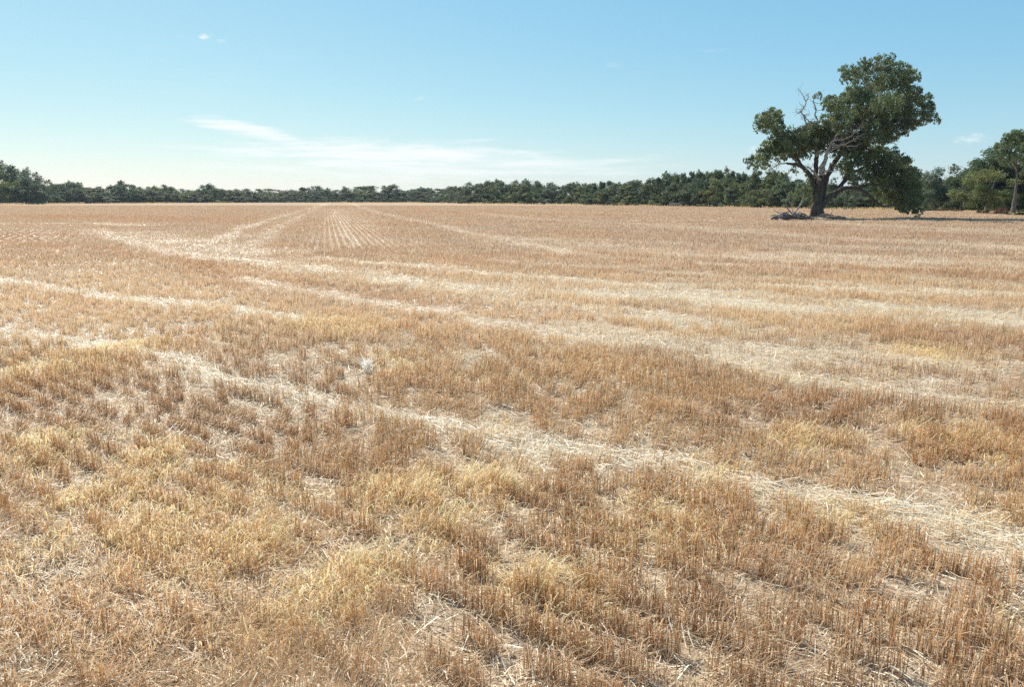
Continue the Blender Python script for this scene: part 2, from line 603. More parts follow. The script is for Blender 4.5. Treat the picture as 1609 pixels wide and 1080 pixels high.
def build_stubble():
    acc = Acc()
    x, y = sample(1250, 13, 1.9, 230, 1.62)
    pale, rust, gold, fz = field(x, y)
    lod = np.maximum(1, y / 13) ** 1.18
    b0 = np.logical_or(*blocks(x, y))
    x, y, k, far = to_rows(x, y, np.where(b0, 1, fz), np.where(b0, .045, .024))
    along = np.where(far, x * VT[0] + y * VT[1], x * HT[0] + y * HT[1])
    clump = vnoise(along / .19 + k * 7.7, k * 3.3, 101)
    clump2 = fbm(x * 1.6, y * 1.6, 102, 3)
    keep = .98 * sstep(.355, .535, clump * .60 + clump2 * .40)
    blk = np.logical_or(*blocks(x, y))
    keep = np.where(blk, .8 + .2 * keep, np.where(y > 40, .5 + .5 * keep, keep))
    pale = np.where(blk, pale * .5, pale)
    keep *= 1 - .93 * np.clip(pale * 1.25, 0, 1)
    # bare strips between the drill rows show only in the two thin blocks
    ok = rng.random(len(x)) < keep
    td = ((x - TREE_XY[0] + 1) / 9) ** 2 + ((y - TREE_XY[1] + 6) / 8) ** 2
    ok &= rng.random(len(x)) > .93 * np.exp(-td ** 2)
    wt = g(577, 592)
    ok &= np.hypot(x - wt[0], y - wt[1]) > .20
    bare_left = sstep(6.5, 3.6, y) * sstep(0.0, -.35, x / y)
    ok &= rng.random(len(x)) > bare_left * .75
    dx = ((x + 3.2) / 3)
    sel = ok
    x, y, pale, rust, gold, lod, blk, far = [a[sel] for a in (x, y, pale, rust, gold, lod, blk, far)]
    # long rows outside the thin blocks are closed over by leaning straw: scatter across the row
    scat = far & ~blk
    s_ = rng.uniform(-.15, .15, len(x))
    x = np.where(scat, x + s_ * VN[0], x)
    y = np.where(scat, y + s_ * VN[1], y)
    n = len(x)
    h = (.14 + .12 * rng.random(n)) * (0.72 + .56 * fbm(x * .7, y * .7, 111, 3)) * .70
    h *= np.where(blk, .6, 1) * np.where(rng.random(n) < .06, 1.35, 1)
    h *= 1 - .3 * pale
    la = rng.random(n) * 6.283
    lean = np.abs(rng.normal(0, .13, n)) + .22 * (vnoise(x * 1.3, y * 1.3, 112) > .72)
    la = np.where(vnoise(x * 1.3, y * 1.3, 112) > .62, .5 + rng.normal(0, .4, n), la)
    b = np.stack([x, y, gz(x, y) - .01], 1)
    tip = b + np.stack([np.cos(la) * lean * h, np.sin(la) * lean * h, h], 1)
    mid = (b + tip) * .5 - np.stack([np.cos(la) * lean * h * .12, np.sin(la) * lean * h * .12, 0 * h], 1)
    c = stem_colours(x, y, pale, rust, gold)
    w = (.0021 + .0019 * rng.random(n)) * lod
    near = rng.random(n) < sstep(15, 6, y)
    P = np.stack([b, mid, tip], 1)[near]
    R = np.stack([w, w * 1.0, w * .85], 1)[near] * .62
    cc = np.repeat(c[near][:, None, :], 3, 1)
    cc[:, 2] *= 1.12
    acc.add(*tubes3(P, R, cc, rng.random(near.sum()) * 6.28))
    P = np.stack([b, tip], 1)[~near]
    W = np.stack([w, w * .9], 1)[~near] * 1.5
    an = rng.normal(0, .7, (~near).sum())
    side = np.stack([np.cos(an), np.sin(an), 0 * an], 1)
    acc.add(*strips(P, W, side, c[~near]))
    o = acc.build('stubble', STRAW)
    tag(o, 'brown standing wheat stubble in rows across the paddock', 'stubble', kind='stuff')
    # dry leaf sheaths hanging at the foot and sides of the stems
    m = (y < 22) & (rng.random(n) < .6)
    b2, c2 = b[m], c[m]
    k = m.sum()
    a = rng.random(k) * 6.283
    ln = .05 + .09 * rng.random(k)
    d = np.stack([np.cos(a), np.sin(a), 0 * a], 1)
    z0 = (h[m] * (.15 + .75 * rng.random(k)))[:, None] * np.array([0, 0, 1])
    p0 = b2 + z0
    up = (.2 + .5 * rng.random(k))[:, None] * np.array([0, 0, 1])
    p1 = p0 + (d * .55 + up * .45) * ln[:, None]
    p2 = p1 + (d * .75 + np.array([0, 0, -.65]) * rng.random(k)[:, None]) * ln[:, None] * .7
    p2[:, 2] = np.maximum(p2[:, 2], .005)
    side = np.stack([-np.sin(a), np.cos(a), 0.3 * rng.normal(0, 1, k)], 1)
    w = (.003 + .003 * rng.random(k)) * np.maximum(1, y[m] / 16)
    V = strips(np.stack([p0, p1, p2], 1), np.stack([w, w, w * .35], 1), side,
               np.clip(mixc(c2, [.72, .55, .32], rng.random(k) * .6), 0, .85))
    o = mesh_np('stubble_leaves', V[0], V[1], GOLD, V[2])
    tag(o, 'dry curled leaf blades hanging on the stubble stems', 'dry leaves', kind='stuff')


build_stubble()


def build_litter():
    x, y = sample(2000, 12, 1.9, 200, 1.6)
    pale, rust, gold, fz = field(x, y)
    keep = (.34 + .36 * fbm(x * 1.1, y * 1.1, 121, 3) + .8 * pale) * (1 - .35 * sstep(15, 45, y))
    keep = np.where(np.logical_or(*blocks(x, y)), .12, keep)
    ok = rng.random(len(x)) < keep
    x, y, pale, rust, gold = [a[ok] for a in (x, y, pale, rust, gold)]
    n = len(x)
    lod = np.maximum(1, y / 12) ** 1.15
    ln = (.045 + .14 * rng.random(n) ** 1.8) * (1 + .35 * pale)
    al = rng.random(n) * 3.1416
    run = HD + rng.normal(0, .45, n)
    al = np.where(rng.random(n) < .25 + .45 * pale, run, al)
    pit = rng.normal(0, .16, n) + .30 * (rng.random(n) < .10)
    d = np.stack([np.cos(al) * np.cos(pit), np.sin(al) * np.cos(pit), np.sin(pit)], 1)
    z = gz(x, y) + .006 + .035 * rng.random(n) ** 2 * (1 + 1.2 * pale) + np.abs(np.sin(pit)) * ln * .45
    c0 = np.stack([x, y, z], 1)
    a = c0 - d * ln[:, None] * .5
    b = c0 + d * ln[:, None] * .5
    bend = rng.normal(0, .05, (n, 3)) * ln[:, None]
    side = np.stack([-np.sin(al), np.cos(al), rng.normal(0, .35, n)], 1)
    w = (.0029 + .0034 * rng.random(n)) * lod
    w *= np.where(rng.random(n) < .03, 1.4, 1)
    c = np.tile(np.array([.82, .65, .43]), (n, 1))
    c = mixc(c, [.92, .83, .67], np.clip(.50 + pale * 1.0, 0, 1) * rng.random(n) * (1 - .85 * sstep(12, 45, y)))
    c = mixc(c, [.58, .45, .315], sstep(14, 50, y) * .85)
    c = mixc(c, [.42, .27, .15], (1 - pale) * .8 * (rng.random(n) < .2))
    c = mixc(c, [.50, .26, .11], rust * .5 * rng.random(n))
    c = mixc(c, [.66, .45, .17], gold * .5 * rng.random(n))
    c *= (.8 + .4 * rng.random(n))[:, None]
    V = strips(np.stack([a, c0 + bend, b], 1), np.stack([w, w, w * .8], 1), side, np.clip(c, .02, .88))
    o = mesh_np('loose_straw', V[0], V[1], LITTER, V[2])
    tag(o, 'pale loose straw lying flat between the stubble rows', 'straw', kind='stuff')


build_litter()


def build_gold():
    x, y = sample(1700, 12, 1.9, 45, 1.6)
    pale, rust, gold, fz = field(x, y)
    ok = rng.random(len(x)) < np.clip(gold * 1.5 - .06, 0, 1) * (.35 + .9 * (vnoise(x * 6, y * 6, 131) > .45))
    x, y, gold = x[ok], y[ok], gold[ok]
    n = len(x)
    lod = np.maximum(1, y / 12) ** 1.1
    a = rng.normal(.3, 1.3, n)
    ln = (.11 + .17 * rng.random(n)) * (.5 + .70 * gold)
    d = np.stack([np.cos(a), np.sin(a), 0 * a], 1)
    p0 = np.stack([x, y, gz(x, y)], 1)
    u = np.array([0, 0, 1.0])
    p1 = p0 + (u * .9 + d * .25) * (ln * .42)[:, None]
    p2 = p1 + (u * (.25 + .45 * rng.random(n))[:, None] + d * .7) * (ln * .35)[:, None]
    p3 = p2 + (d * .7 - u * (.1 + .8 * rng.random(n))[:, None]) * (ln * .35)[:, None]
    w = (.0028 + .0036 * rng.random(n)) * lod
    side = np.stack([-np.sin(a), np.cos(a), .2 * rng.normal(0, 1, n)], 1)
    c = np.tile(np.array([.97, .69, .34]), (n, 1))
    c = mixc(c, [.90, .74, .48], rng.random(n) * .8)
    c = mixc(c, [.62, .36, .12], (rng.random(n) < .3) * .6)
    c *= (.82 + .34 * rng.random(n))[:, None]
    V = strips(np.stack([p0, p1, p2, p3], 1), np.stack([w, w * 1.1, w, w * .25], 1), side, np.clip(c, .02, .86))
    o = mesh_np('golden_grass', V[0], V[1], GOLD, V[2])
    tag(o, 'golden curling dry grass growing in patches among stubble', 'dry grass', kind='stuff')


build_gold()


def build_wisps():
    """fine reddish-brown lodged grass, thickest in the lower left of the field"""
    x, y = sample(2100, 12, 1.9, 30, 1.7)
    dens = sstep(6.0, 3.4, y) * sstep(.05, -.35, x / y) + .30 * sstep(.50, .70, fbm(x * .8, y * .8, 141, 3))
    pale, rust, gold, fz = field(x, y)
    dens *= (1 - .9 * pale) * (1 - .75 * np.clip(gold * 1.3, 0, 1)) * (.25 + 1.1 * sstep(.35, .65, fbm(x * 2.6, y * 2.6, 143, 3)))
    ok = rng.random(len(x)) < np.clip(dens, 0, 1)
    x, y = x[ok], y[ok]
    n = len(x)
    fl = vnoise(x * 1.1, y * 1.1, 142)
    a = .35 + (fl - .5) * 3.2 + rng.normal(0, .45, n)
    ln = .10 + .16 * rng.random(n)
    d = np.stack([np.cos(a), np.sin(a), 0 * a], 1)
    u = np.array([0, 0, 1.0])
    el = np.clip(rng.normal(.75, .3, n), .15, 1.4)
    p0 = np.stack([x, y, gz(x, y)], 1)
    p1 = p0 + (d * np.cos(el)[:, None] + u * np.sin(el)[:, None]) * (ln * .5)[:, None]
    e2 = el - .25 - .4 * rng.random(n)
    p2 = p1 + (d * np.cos(e2)[:, None] + u * np.sin(e2)[:, None]) * (ln * .5)[:, None]
    p2[:, 2] = np.maximum(p2[:, 2], .01)
    w = (.0018 + .0016 * rng.random(n)) * np.maximum(1, y / 10)
    side = np.stack([-np.sin(a), np.cos(a), .4 * rng.normal(0, 1, n)], 1)
    c = np.tile(np.array([.82, .58, .34]), (n, 1))
    c = mixc(c, [.66, .50, .30], rng.random(n) ** 2)
    c = mixc(c, [.64, .36, .16], (rng.random(n) < .35) * .6)
    c *= (.75 + .45 * rng.random(n))[:, None]
    V = strips(np.stack([p0, p1, p2], 1), np.stack([w, w, w * .4], 1), side, np.clip(c, .02, .85))
    o = mesh_np('lodged_grass', V[0], V[1], STRAW, V[2])
    tag(o, 'fine reddish brown flattened grass in the lower left', 'dry grass', kind='stuff')


build_wisps()


def white_tuft():
    cx, cy = g(577, 586)
    acc = Acc()
    n = 46
    a = rng.random(n) * 6.283
    r = .045 * np.sqrt(rng.random(n))
    p0 = np.stack([cx + np.cos(a) * r * 1.1, cy + np.sin(a) * r, np.full(n, 0.0)], 1)
    h = .16 + .07 * rng.random(n)
    sp = rng.normal(0, .35, n)
    p1 = p0 + np.stack([sp * h * .6, rng.normal(0, .1, n) * h, h * .65], 1)
    p2 = p1 + np.stack([sp * h * .8, rng.normal(0, .2, n) * h, h * (.1 + .35 * rng.random(n))], 1)
    w = .006 + .006 * rng.random(n)
    an = rng.normal(0, .4, n)
    c = np.tile(np.array([.95, .91, .82]), (n, 1)) * (.9 + .1 * rng.random(n))[:, None]
    V = strips(np.stack([p0, p1, p2], 1), np.stack([w * .6, w, w * .5], 1),
               np.stack([np.cos(an), np.sin(an), 0 * an], 1), c)
    o = mesh_np('bleached_tuft', V[0], V[1], TUFT, V[2])
    tag(o, 'white bleached leafy tuft standing alone in the brown stubble', 'plant tuft')


white_tuft()


def fringe():
    """taller dry grass left uncut along the edge of the trees"""
    line = [(-80, 322), (0, 322), (80, 320.5), (300, 319), (500, 318.6), (700, 319), (760, 321), (900, 322), (1180, 326.5),
            (1310, 330), (1440, 331), (1500, 332), (1540, 335), (1609, 339), (1700, 342)]
    us = rng.uniform(-80, 1700, 26000)
    vs = np.interp(us, [p[0] for p in line], [p[1] for p in line])
    vs = vs + rng.normal(-.2, .35, len(us))
    q = np.array([g(u, v) for u, v in zip(us, vs)])
    x, y = q[:, 0], q[:, 1]
    dens = sstep(.35, .6, fbm(us * .02, us * 0, 151, 3)) * .8 + .2
    ok = rng.random(len(us)) < dens
    x, y = x[ok], y[ok]
    n = len(x)
    h = (.25 + .45 * rng.random(n)) * (.5 + fbm(x * .08, y * .08, 152, 3)) * np.where(x / y > .53, .45, 1)
    b = np.stack([x, y, np.zeros(n)], 1)
    t = b + np.stack([rng.normal(0, .25, n) * h, rng.normal(0, .2, n) * h, h], 1)
    w = .05 + .07 * rng.random(n)
    an = rng.normal(0, .5, n)
    c = np.tile(np.array([.60, .45, .24]), (n, 1)) * (.75 + .45 * rng.random(n))[:, None]
    V = strips(np.stack([b, t], 1), np.stack([w, w * .3], 1), np.stack([np.cos(an), np.sin(an), 0 * an], 1), c)
    o = mesh_np('edge_grass', V[0], V[1], GOLD, V[2])
    tag(o, 'tall pale dry grass left along the foot of the trees', 'dry grass', kind='stuff')


fringe()


# ------------------------------------------------------------------ foliage
def leaf_cloud(blobs, per_r2, lsize, lw, seed=0, droop=.75, tone=None, shell=.5, flat=1.0):
    """blobs: (x,y,z,r[,rz]) -> leaf quads spread through each blob"""
    r_ = np.random.default_rng(seed)
    Vs, Cs = [], []
    for bi, b in enumerate(blobs):
        x, y, z, r = b[:4]
        n = max(6, int(per_r2 * r * r))
        d = r_.normal(0, 1, (n, 3))
        d /= np.linalg.norm(d, axis=1)[:, None]
        rad = r * (r_.random(n) ** shell)
        # uneven surface of the clump
        lump = 1 + .28 * np.sin(d[:, 0] * 5 + bi) * np.sin(d[:, 2] * 6 + bi * 2.1) + .16 * np.sin(d[:, 1] * 9 + bi)
        p = np.array([x, y, z]) + d * (rad * lump)[:, None] * np.array([1, 1, .82 * flat])
        tw = r_.normal(0, 1, (n, 3)) * .5 + np.array([0, 0, -droop])
        tw /= np.linalg.norm(tw, axis=1)[:, None]
        sd = np.cross(tw, r_.normal(0, 1, (n, 3)))
        sd /= np.linalg.norm(sd, axis=1)[:, None] + 1e-9
        L = lsize * (.6 + .8 * r_.random(n))
        W = lw * (.6 + .8 * r_.random(n))
        a = p - tw * (L * .5)[:, None]
        c = p + tw * (L * .5)[:, None]
        m = p - tw * (L * .08)[:, None]
        Vs.append(np.stack([a, m + sd * (W * .5)[:, None], c, m - sd * (W * .5)[:, None]], 1).reshape(-1, 3))
        t = tone if tone is not None else np.array([.085, .112, .048])
        cl = t * r_.uniform(.72, 1.30) * np.array([r_.uniform(.9, 1.15), 1, r_.uniform(.8, 1.15)])
        cc = cl[None, :] * (.7 + .6 * r_.random(n))[:, None]
        Cs.append(np.repeat(cc, 4, axis=0))
    V = np.concatenate(Vs)
    C = np.concatenate(Cs)
    return V, np.arange(len(V)).reshape(-1, 4), C


# ------------------------------------------------------------------ the big lone gum
TX, TY = TREE_XY
S1 = 3.483
PXM = TY / F           # metres per photo pixel at the tree


def tp(cx, cy, dy=0.0):
    p = at(1150 + cx / S1, 60 + cy / S1, TY + dy)
    return np.array([p[0] - TX, p[1] - TY, p[2]])


def limb(pts, seed, sides=12, sub=6, rough=.07, wob=.12):
    q = [(*tp(p[0], p[1], p[3] if len(p) > 3 else 0.0), p[2] / S1 * PXM * .80) for p in pts]
    return tube(q, sides, sub, rough, seed, wob)


gum = empty('gum_tree', (TX, TY, 0), 'big old lone gum with dead bare branches standing in the stubble', 'tree')
trunk_pts = [(467, 1000, 46, 0), (466, 975, 40, 0), (466, 930, 36, 0), (474, 870, 31, 0), (482, 800, 25, .1), (489, 730, 20, .2)]
acc = Acc()
acc.add(*limb(trunk_pts, 1, 20, 8, .06, .04))
acc.add(*limb([(456, 985, 22, .5), (456, 900, 19, .6), (456, 820, 17, .7), (459, 740, 15, .8), (461, 660, 14, .9), (470, 580, 11, 1.0), (495, 500, 8, .8), (520, 440, 5, .6)], 2, 14))
# root flare
for k, (dx, s) in enumerate([(-34, 11), (-20, 11), (8, 12), (28, 12), (40, 9)]):
    acc.add(*limb([(466 + dx * .45, 915, s * 1.5, -.5), (466 + dx * .8, 968, s * 1.2, -.7), (466 + dx * 1.12, 1004, s, -.9)], 20 + k, 8))
acc.build('trunk', BARK, True, gum)
LIMBS = [
    [(458, 890, 14, .3), (448, 830, 14, .3), (436, 765, 14, .3), (402, 722, 13, 0), (372, 694, 13, -.4), (335, 690, 9, -.8), (292, 684, 6, -1.2)],
    [(380, 705, 11, -.3), (362, 668, 9, 0), (330, 615, 8, .4), (275, 560, 6, .6), (225, 480, 4, .5), (190, 440, 2.5, .2)],
    [(488, 915, 20, .2), (506, 810, 18, .6), (528, 745, 18, .8), (556, 690, 17, 1), (590, 638, 17, 1.2), (650, 590, 15, 1), (718, 550, 13, .6),
     (757, 485, 12, .2), (755, 410, 10, .2), (746, 335, 8, .2), (790, 285, 6, .2), (835, 200, 4, .1), (845, 130, 2.5, 0)],
    [(746, 345, 7, .2), (725, 300, 5, .3), (680, 265, 4, .2), (630, 210, 3, 0)],
    [(757, 470, 9, .2), (800, 420, 7, -.3), (880, 370, 5, -.8), (960, 330, 4, -1), (1030, 320, 2.5, -1)],
    [(735, 540, 10, .4), (820, 510, 8, 0), (920, 470, 6, -.6), (1000, 450, 4, -.8), (1100, 445, 2.5, -.8)],
    [(790, 285, 5, .2), (870, 275, 4, .6), (960, 225, 3, .7), (1020, 210, 2, .6)],
    [(482, 935, 24, -.2), (516, 890, 20, -.4), (560, 852, 18, -.7), (600, 828, 15, -1), (640, 820, 13.5, -1.2), (690, 824, 12.5, -1.4), (735, 850, 11, -1.5),
     (782, 892, 10, -1.5), (800, 905, 8, -1.5), (835, 922, 6, -1.4), (875, 912, 5, -1.2), (940, 930, 3, -1)],
    [(575, 845, 15, -.6), (602, 795, 13, -.2), (640, 755, 11, .2), (700, 715, 9, .5), (790, 690, 7, .8), (880, 700, 5, 1), (960, 760, 3, 1)],
    [(600, 640, 9, 1.2), (590, 560, 7, 1.4), (560, 480, 5, 1.4), (540, 400, 3, 1.2)],
    [(690, 820, 9, -1.4), (760, 800, 7, -1.7), (860, 810, 5, -2), (960, 850, 4, -2), (1020, 930, 2.5, -1.8)],
]
for k, lp in enumerate(LIMBS):
    V, Fc = limb(lp, 40 + k, 10)
    mesh_np('limb', V, Fc, BARK, None, True, gum)
DEAD = [
    [(486, 760, 18, -.35), (494, 715, 17, -.45), (512, 670, 13, -.6), (522, 620, 10, -.9), (538, 585, 8, -1.2), (556, 560, 7, -1.5), (600, 556, 6, -1.9),
     (632, 545, 5, -2.2), (668, 520, 3.5, -2.6), (712, 470, 2, -2.9)],
    [(540, 580, 6, -1.2), (570, 585, 6, -1.5), (612, 582, 5, -2.0), (650, 565, 4.5, -2.4), (690, 540, 3.5, -2.8), (706, 530, 2, -3)],
    [(556, 560, 5, -1.5), (575, 530, 4.5, -1.8), (620, 513, 4, -2.2), (665, 512, 3, -2.6), (700, 522, 2, -3)],
    [(520, 630, 6, -.9), (560, 605, 5, -1.2), (600, 585, 4, -1.7), (640, 590, 3, -2.2), (690, 590, 2, -2.6)],
    [(462, 640, 12, .2), (460, 600, 9, 0), (445, 555, 7, -.2), (420, 515, 6, -.3), (396, 492, 5, -.4), (404, 468, 5, -.4), (396, 430, 4.5, -.4),
     (380, 402, 4, -.4), (398, 372, 3.5, -.3), (404, 345, 3, -.3), (388, 312, 2.2, -.2), (360, 272, 1.3, -.2)],
    [(396, 492, 4, -.4), (372, 505, 3.5, -.6), (350, 498, 2.5, -.8), (338, 490, 1.5, -.8)],
    [(450, 565, 6, -.2), (465, 500, 5, -.2), (470, 455, 5, -.1), (455, 420, 4.5, 0), (462, 385, 4, .1), (446, 348, 3.2, .1), (456, 322, 2.5, .2), (472, 305, 1.8, .2)],
    [(470, 460, 4, -.1), (440, 462, 3.5, -.3), (412, 445, 3, -.4), (396, 420, 2, -.5)],
    [(380, 402, 2.5, -.4), (366, 410, 2, -.6), (348, 400, 1.3, -.8)],
    [(404, 345, 2, -.3), (418, 325, 1.6, -.2), (415, 305, 1.1, -.2)],
    [(462, 610, 5, .1), (420, 596, 3.5, -.6), (370, 588, 3, -1.2), (325, 592, 2.4, -1.6), (285, 594, 1.6, -2)],
    [(486, 775, 7, -.7), (462, 748, 6, -1.1), (440, 728, 5, -1.4), (425, 710, 4, -1.5), (410, 706, 3, -1.6)],
    [(494, 748, 5, -.7), (520, 728, 4, -1.1), (560, 726, 3, -1.4), (604, 720, 2, -1.7)],
    [(292, 684, 5, -1.2), (258, 690, 3.5, -1.6), (222, 712, 2.5, -1.9), (190, 722, 1.5, -2.1)],
    [(258, 690, 3, -1.6), (235, 662, 2.5, -1.7), (210, 664, 1.8, -1.9)],
    [(850, 555, 3, -1), (880, 568, 2.2, -1.2), (906, 588, 1.4, -1.3)],
]
for k, lp in enumerate(DEAD):
    ac = Acc()
    ac.add(*limb(lp, 70 + k, 7, 6, .06, .35))
    rt = random.Random(900 + k)
    q = [(*tp(p[0], p[1], p[3]), p[2] / S1 * PXM * .8) for p in lp]
    cl = catmull(q, 6)
    for _ in range(3 + len(lp) * 2):
        b0 = cl[rt.randrange(len(cl) // 3, len(cl))]
        d = np.array([rt.gauss(0, 1), rt.gauss(0, .6), rt.gauss(.35, .8)])
        d *= rt.uniform(.35, 1.0) / np.linalg.norm(d)
        e = b0[:3] + d
        m_ = (b0[:3] + e) / 2 + np.array([rt.gauss(0, .1), rt.gauss(0, .1), rt.gauss(0, .1)])
        r0 = min(b0[3] * .6, .035)
        ac.add(*tube([(*b0[:3], r0), (*m_, r0 * .8), (*e, .008)], 5, 3, .05, rt.randrange(999)))
    ac.build('dead_branch', BARK_PALE, True, gum)

UP = [(840, 130, 48), (870, 105, 30), (800, 100, 22), (760, 150, 45), (715, 130, 28), (640, 185, 46), (605, 175, 26), (620, 222, 32), (700, 205, 55), (910, 180, 55), (965, 195, 52), (1010, 212, 32),
      (1028, 225, 14), (800, 225, 75), (880, 250, 75), (940, 245, 40), (700, 290, 65), (660, 300, 45), (640, 340, 55), (760, 325, 80), (850, 335, 88), (940, 330, 70), (1000, 305, 48), (1045, 330, 48),
      (1065, 375, 42), (1085, 415, 42), (1118, 445, 28), (1134, 460, 14), (980, 410, 78), (1040, 440, 42), (900, 420, 85), (820, 410, 85), (740, 410, 78), (985, 470, 36), (930, 480, 55), (960, 512, 25),
      (870, 500, 65), (800, 510, 70), (850, 540, 36), (545, 360, 48), (508, 368, 26), (520, 340, 22), (590, 385, 58), (650, 430, 62), (700, 465, 66), (570, 435, 65), (520, 460, 48), (620, 480, 60), (760, 530, 55),
      (690, 530, 55), (470, 312, 22), (452, 322, 12), (488, 325, 12)]
LEFT = [(232, 420, 46), (245, 400, 26), (195, 415, 30), (172, 445, 44), (140, 470, 26), (148, 500, 26), (200, 480, 45), (262, 432, 34), (240, 490, 52), (290, 530, 62), (335, 560, 65), (255, 575, 62), (300, 600, 60), (205, 605, 52), (170, 620, 30), (150, 655, 46),
        (110, 690, 34), (75, 672, 16), (95, 665, 20), (180, 680, 40), (135, 705, 22), (245, 620, 55), (325, 620, 62), (270, 650, 32), (375, 560, 55), (365, 640, 42), (415, 535, 52), (440, 495, 42), (395, 590, 45), (345, 705, 24), (325, 725, 16), (430, 510, 40), (355, 735, 18)]
MID = [(400, 520, 45), (420, 570, 50), (470, 520, 50), (520, 530, 50), (560, 520, 50), (580, 560, 45), (470, 600, 40), (410, 640, 30), (540, 590, 40), (600, 540, 45), (640, 620, 40), (560, 700, 24), (620, 690, 36), (450, 560, 50), (498, 550, 55), (500, 490, 50), (440, 600, 35), (610, 600, 45), (650, 610, 55), (680, 570, 55), (730, 560, 50), (640, 560, 40), (720, 600, 50), (420, 790, 30), (412, 835, 34), (432, 850, 30), (420, 880, 26), (432, 760, 26), (560, 640, 30), (420, 745, 20), (560, 770, 20)]
LOW = [(740, 635, 58), (700, 675, 60), (650, 690, 46), (632, 735, 40), (650, 770, 34), (800, 610, 52), (850, 640, 70), (905, 675, 65), (940, 660, 34), (780, 710, 78), (860, 735, 88), (945, 715, 62), (985, 755, 48), (1015, 738, 26), (1000, 720, 14), (900, 795, 88), (820, 790, 66),
       (965, 825, 68), (1005, 800, 36), (1005, 870, 50), (890, 862, 60), (940, 895, 56), (985, 915, 48), (1028, 935, 32), (1010, 960, 22), (1005, 978, 10), (845, 870, 36), (690, 765, 44), (740, 760, 48), (950, 945, 24), (915, 935, 22), (790, 850, 26), (800, 900, 14), (850, 910, 14), (1045, 945, 14)]


def crown(blobs, seed, dspread, label, dens=1.0):
    r_ = np.random.default_rng(seed)
    out = []
    for cx, cy, r in blobs:
        R = r / S1 * PXM
        copies = 2 if r > 34 else 1
        for c in range(copies):
            dy = r_.normal(0, dspread) if c else r_.normal(0, dspread * .5)
            p = tp(cx + r_.normal(0, 3), cy + r_.normal(0, 3), dy)
            out.append((p[0], p[1], p[2], R * .62))
            # ragged little sprays round the edge
            for _ in range(8 if r > 20 else 3):
                a = r_.random() * 6.283
                q = tp(cx + math.cos(a) * r * .85, cy + math.sin(a) * r * .80, dy + r_.normal(0, R * .5))
                out.append((q[0], q[1], q[2], R * r_.uniform(.18, .36)))
    V, Fc, C = leaf_cloud(out, 330 * dens, .32, .10, seed, .95, np.array([.145, .178, .078]), .42)
    o = mesh_np('crown', V, Fc, LEAF, C, False, gum)
    o.color = (1, 1, 1, 1)
    if label:
        o['label'] = label


crown(UP, 201, 2.2, 'tall upper right dome of dark leaves')
crown(LEFT, 202, 1.3, 'leaning left lobe of dark leaves')
crown(MID, 203, 1.0, 'leaves close round the forked trunk')
crown(LOW, 204, 1.7, 'heavy low right lobe drooping almost to the ground')

# ------------------------------------------------------------------ fallen wood round the big gum
S7 = 9.465


def bp(cx, cy, dy=0.0):
    p = at(1180 + cx / S7, 260 + cy / S7, TY - 9.0 + dy)
    return np.array([p[0], p[1], p[2] + .22])


def branch(pts, label, mat, seed, group='fallen wood heaped round the old gum', name='fallen_branch'):
    f = .50 if seed < 310 else .70
    q = [(*bp(p[0], p[1], p[3]), p[2] / S7 * PXM * f) for p in pts]
    V, Fc = tube(q, 8, 5, .08, seed, .25)
    o0 = V[:, :].mean(0)
    o0[2] = V[:, 2].min()
    o = mesh_np(name, V - o0, Fc, mat, None, True)
    o.location = o0
    tag(o, label, 'branch', group)


branch([(490, 850, 12, -2.2), (560, 800, 14, -1.9), (640, 740, 16, -1.5), (700, 660, 15, -1.2), (745, 590, 12, -1), (775, 500, 8, -.9), (790, 440, 4, -.8)],
       'long thick pale branch slanting up highest out of the heap left of the trunk', BARK_PALE, 301)
branch([(520, 850, 11, -2.4), (610, 780, 12, -2.1), (690, 690, 12, -1.7), (730, 640, 8, -1.5), (770, 600, 4, -1.4)],
       'shorter slanting branch leaning along the longest one in the left heap', BARK_GREY, 302)
branch([(640, 780, 16, -1.4), (590, 730, 15, -1.2), (545, 680, 13, -1), (528, 620, 10, -.9), (520, 575, 8, -.8), (560, 535, 7, -.7), (620, 470, 5, -.6), (650, 440, 3, -.6)],
       'bent thin branch rising with an elbow from the left heap', BARK_GREY, 303)
branch([(450, 760, 10, -1.2), (400, 735, 9, -1), (365, 715, 7, -.8), (330, 700, 4, -.7)], 'crooked dark stick poking up left out of the heap', BARK_GREY, 304)
branch([(430, 800, 12, -1.6), (370, 775, 10, -1.5), (320, 772, 9, -1.4), (275, 800, 5, -1.3)], 'curved stick at the far left end of the heap', BARK_GREY, 305)
branch([(230, 520, 2.5, .6), (300, 470, 3.5, .4), (380, 440, 4, .2), (440, 415, 4, 0), (475, 385, 3, 0), (500, 400, 5, 0), (600, 640, 7, -.4), (620, 770, 9, -.8)],
       'thin bare bough arching far left over the heap', BARK_PALE, 306)
branch([(1530, 850, 5, -1.6), (1510, 800, 4, -1.5), (1495, 775, 3, -1.5)], 'small twig standing up alone well right of the trunk', BARK_GREY, 307)
branch([(1090, 790, 9, -1), (1180, 760, 8, -1.2), (1215, 700, 4, -1.2)], 'short stick pointing up just right of the trunk base', BARK_GREY, 308)
rb = random.Random(5)
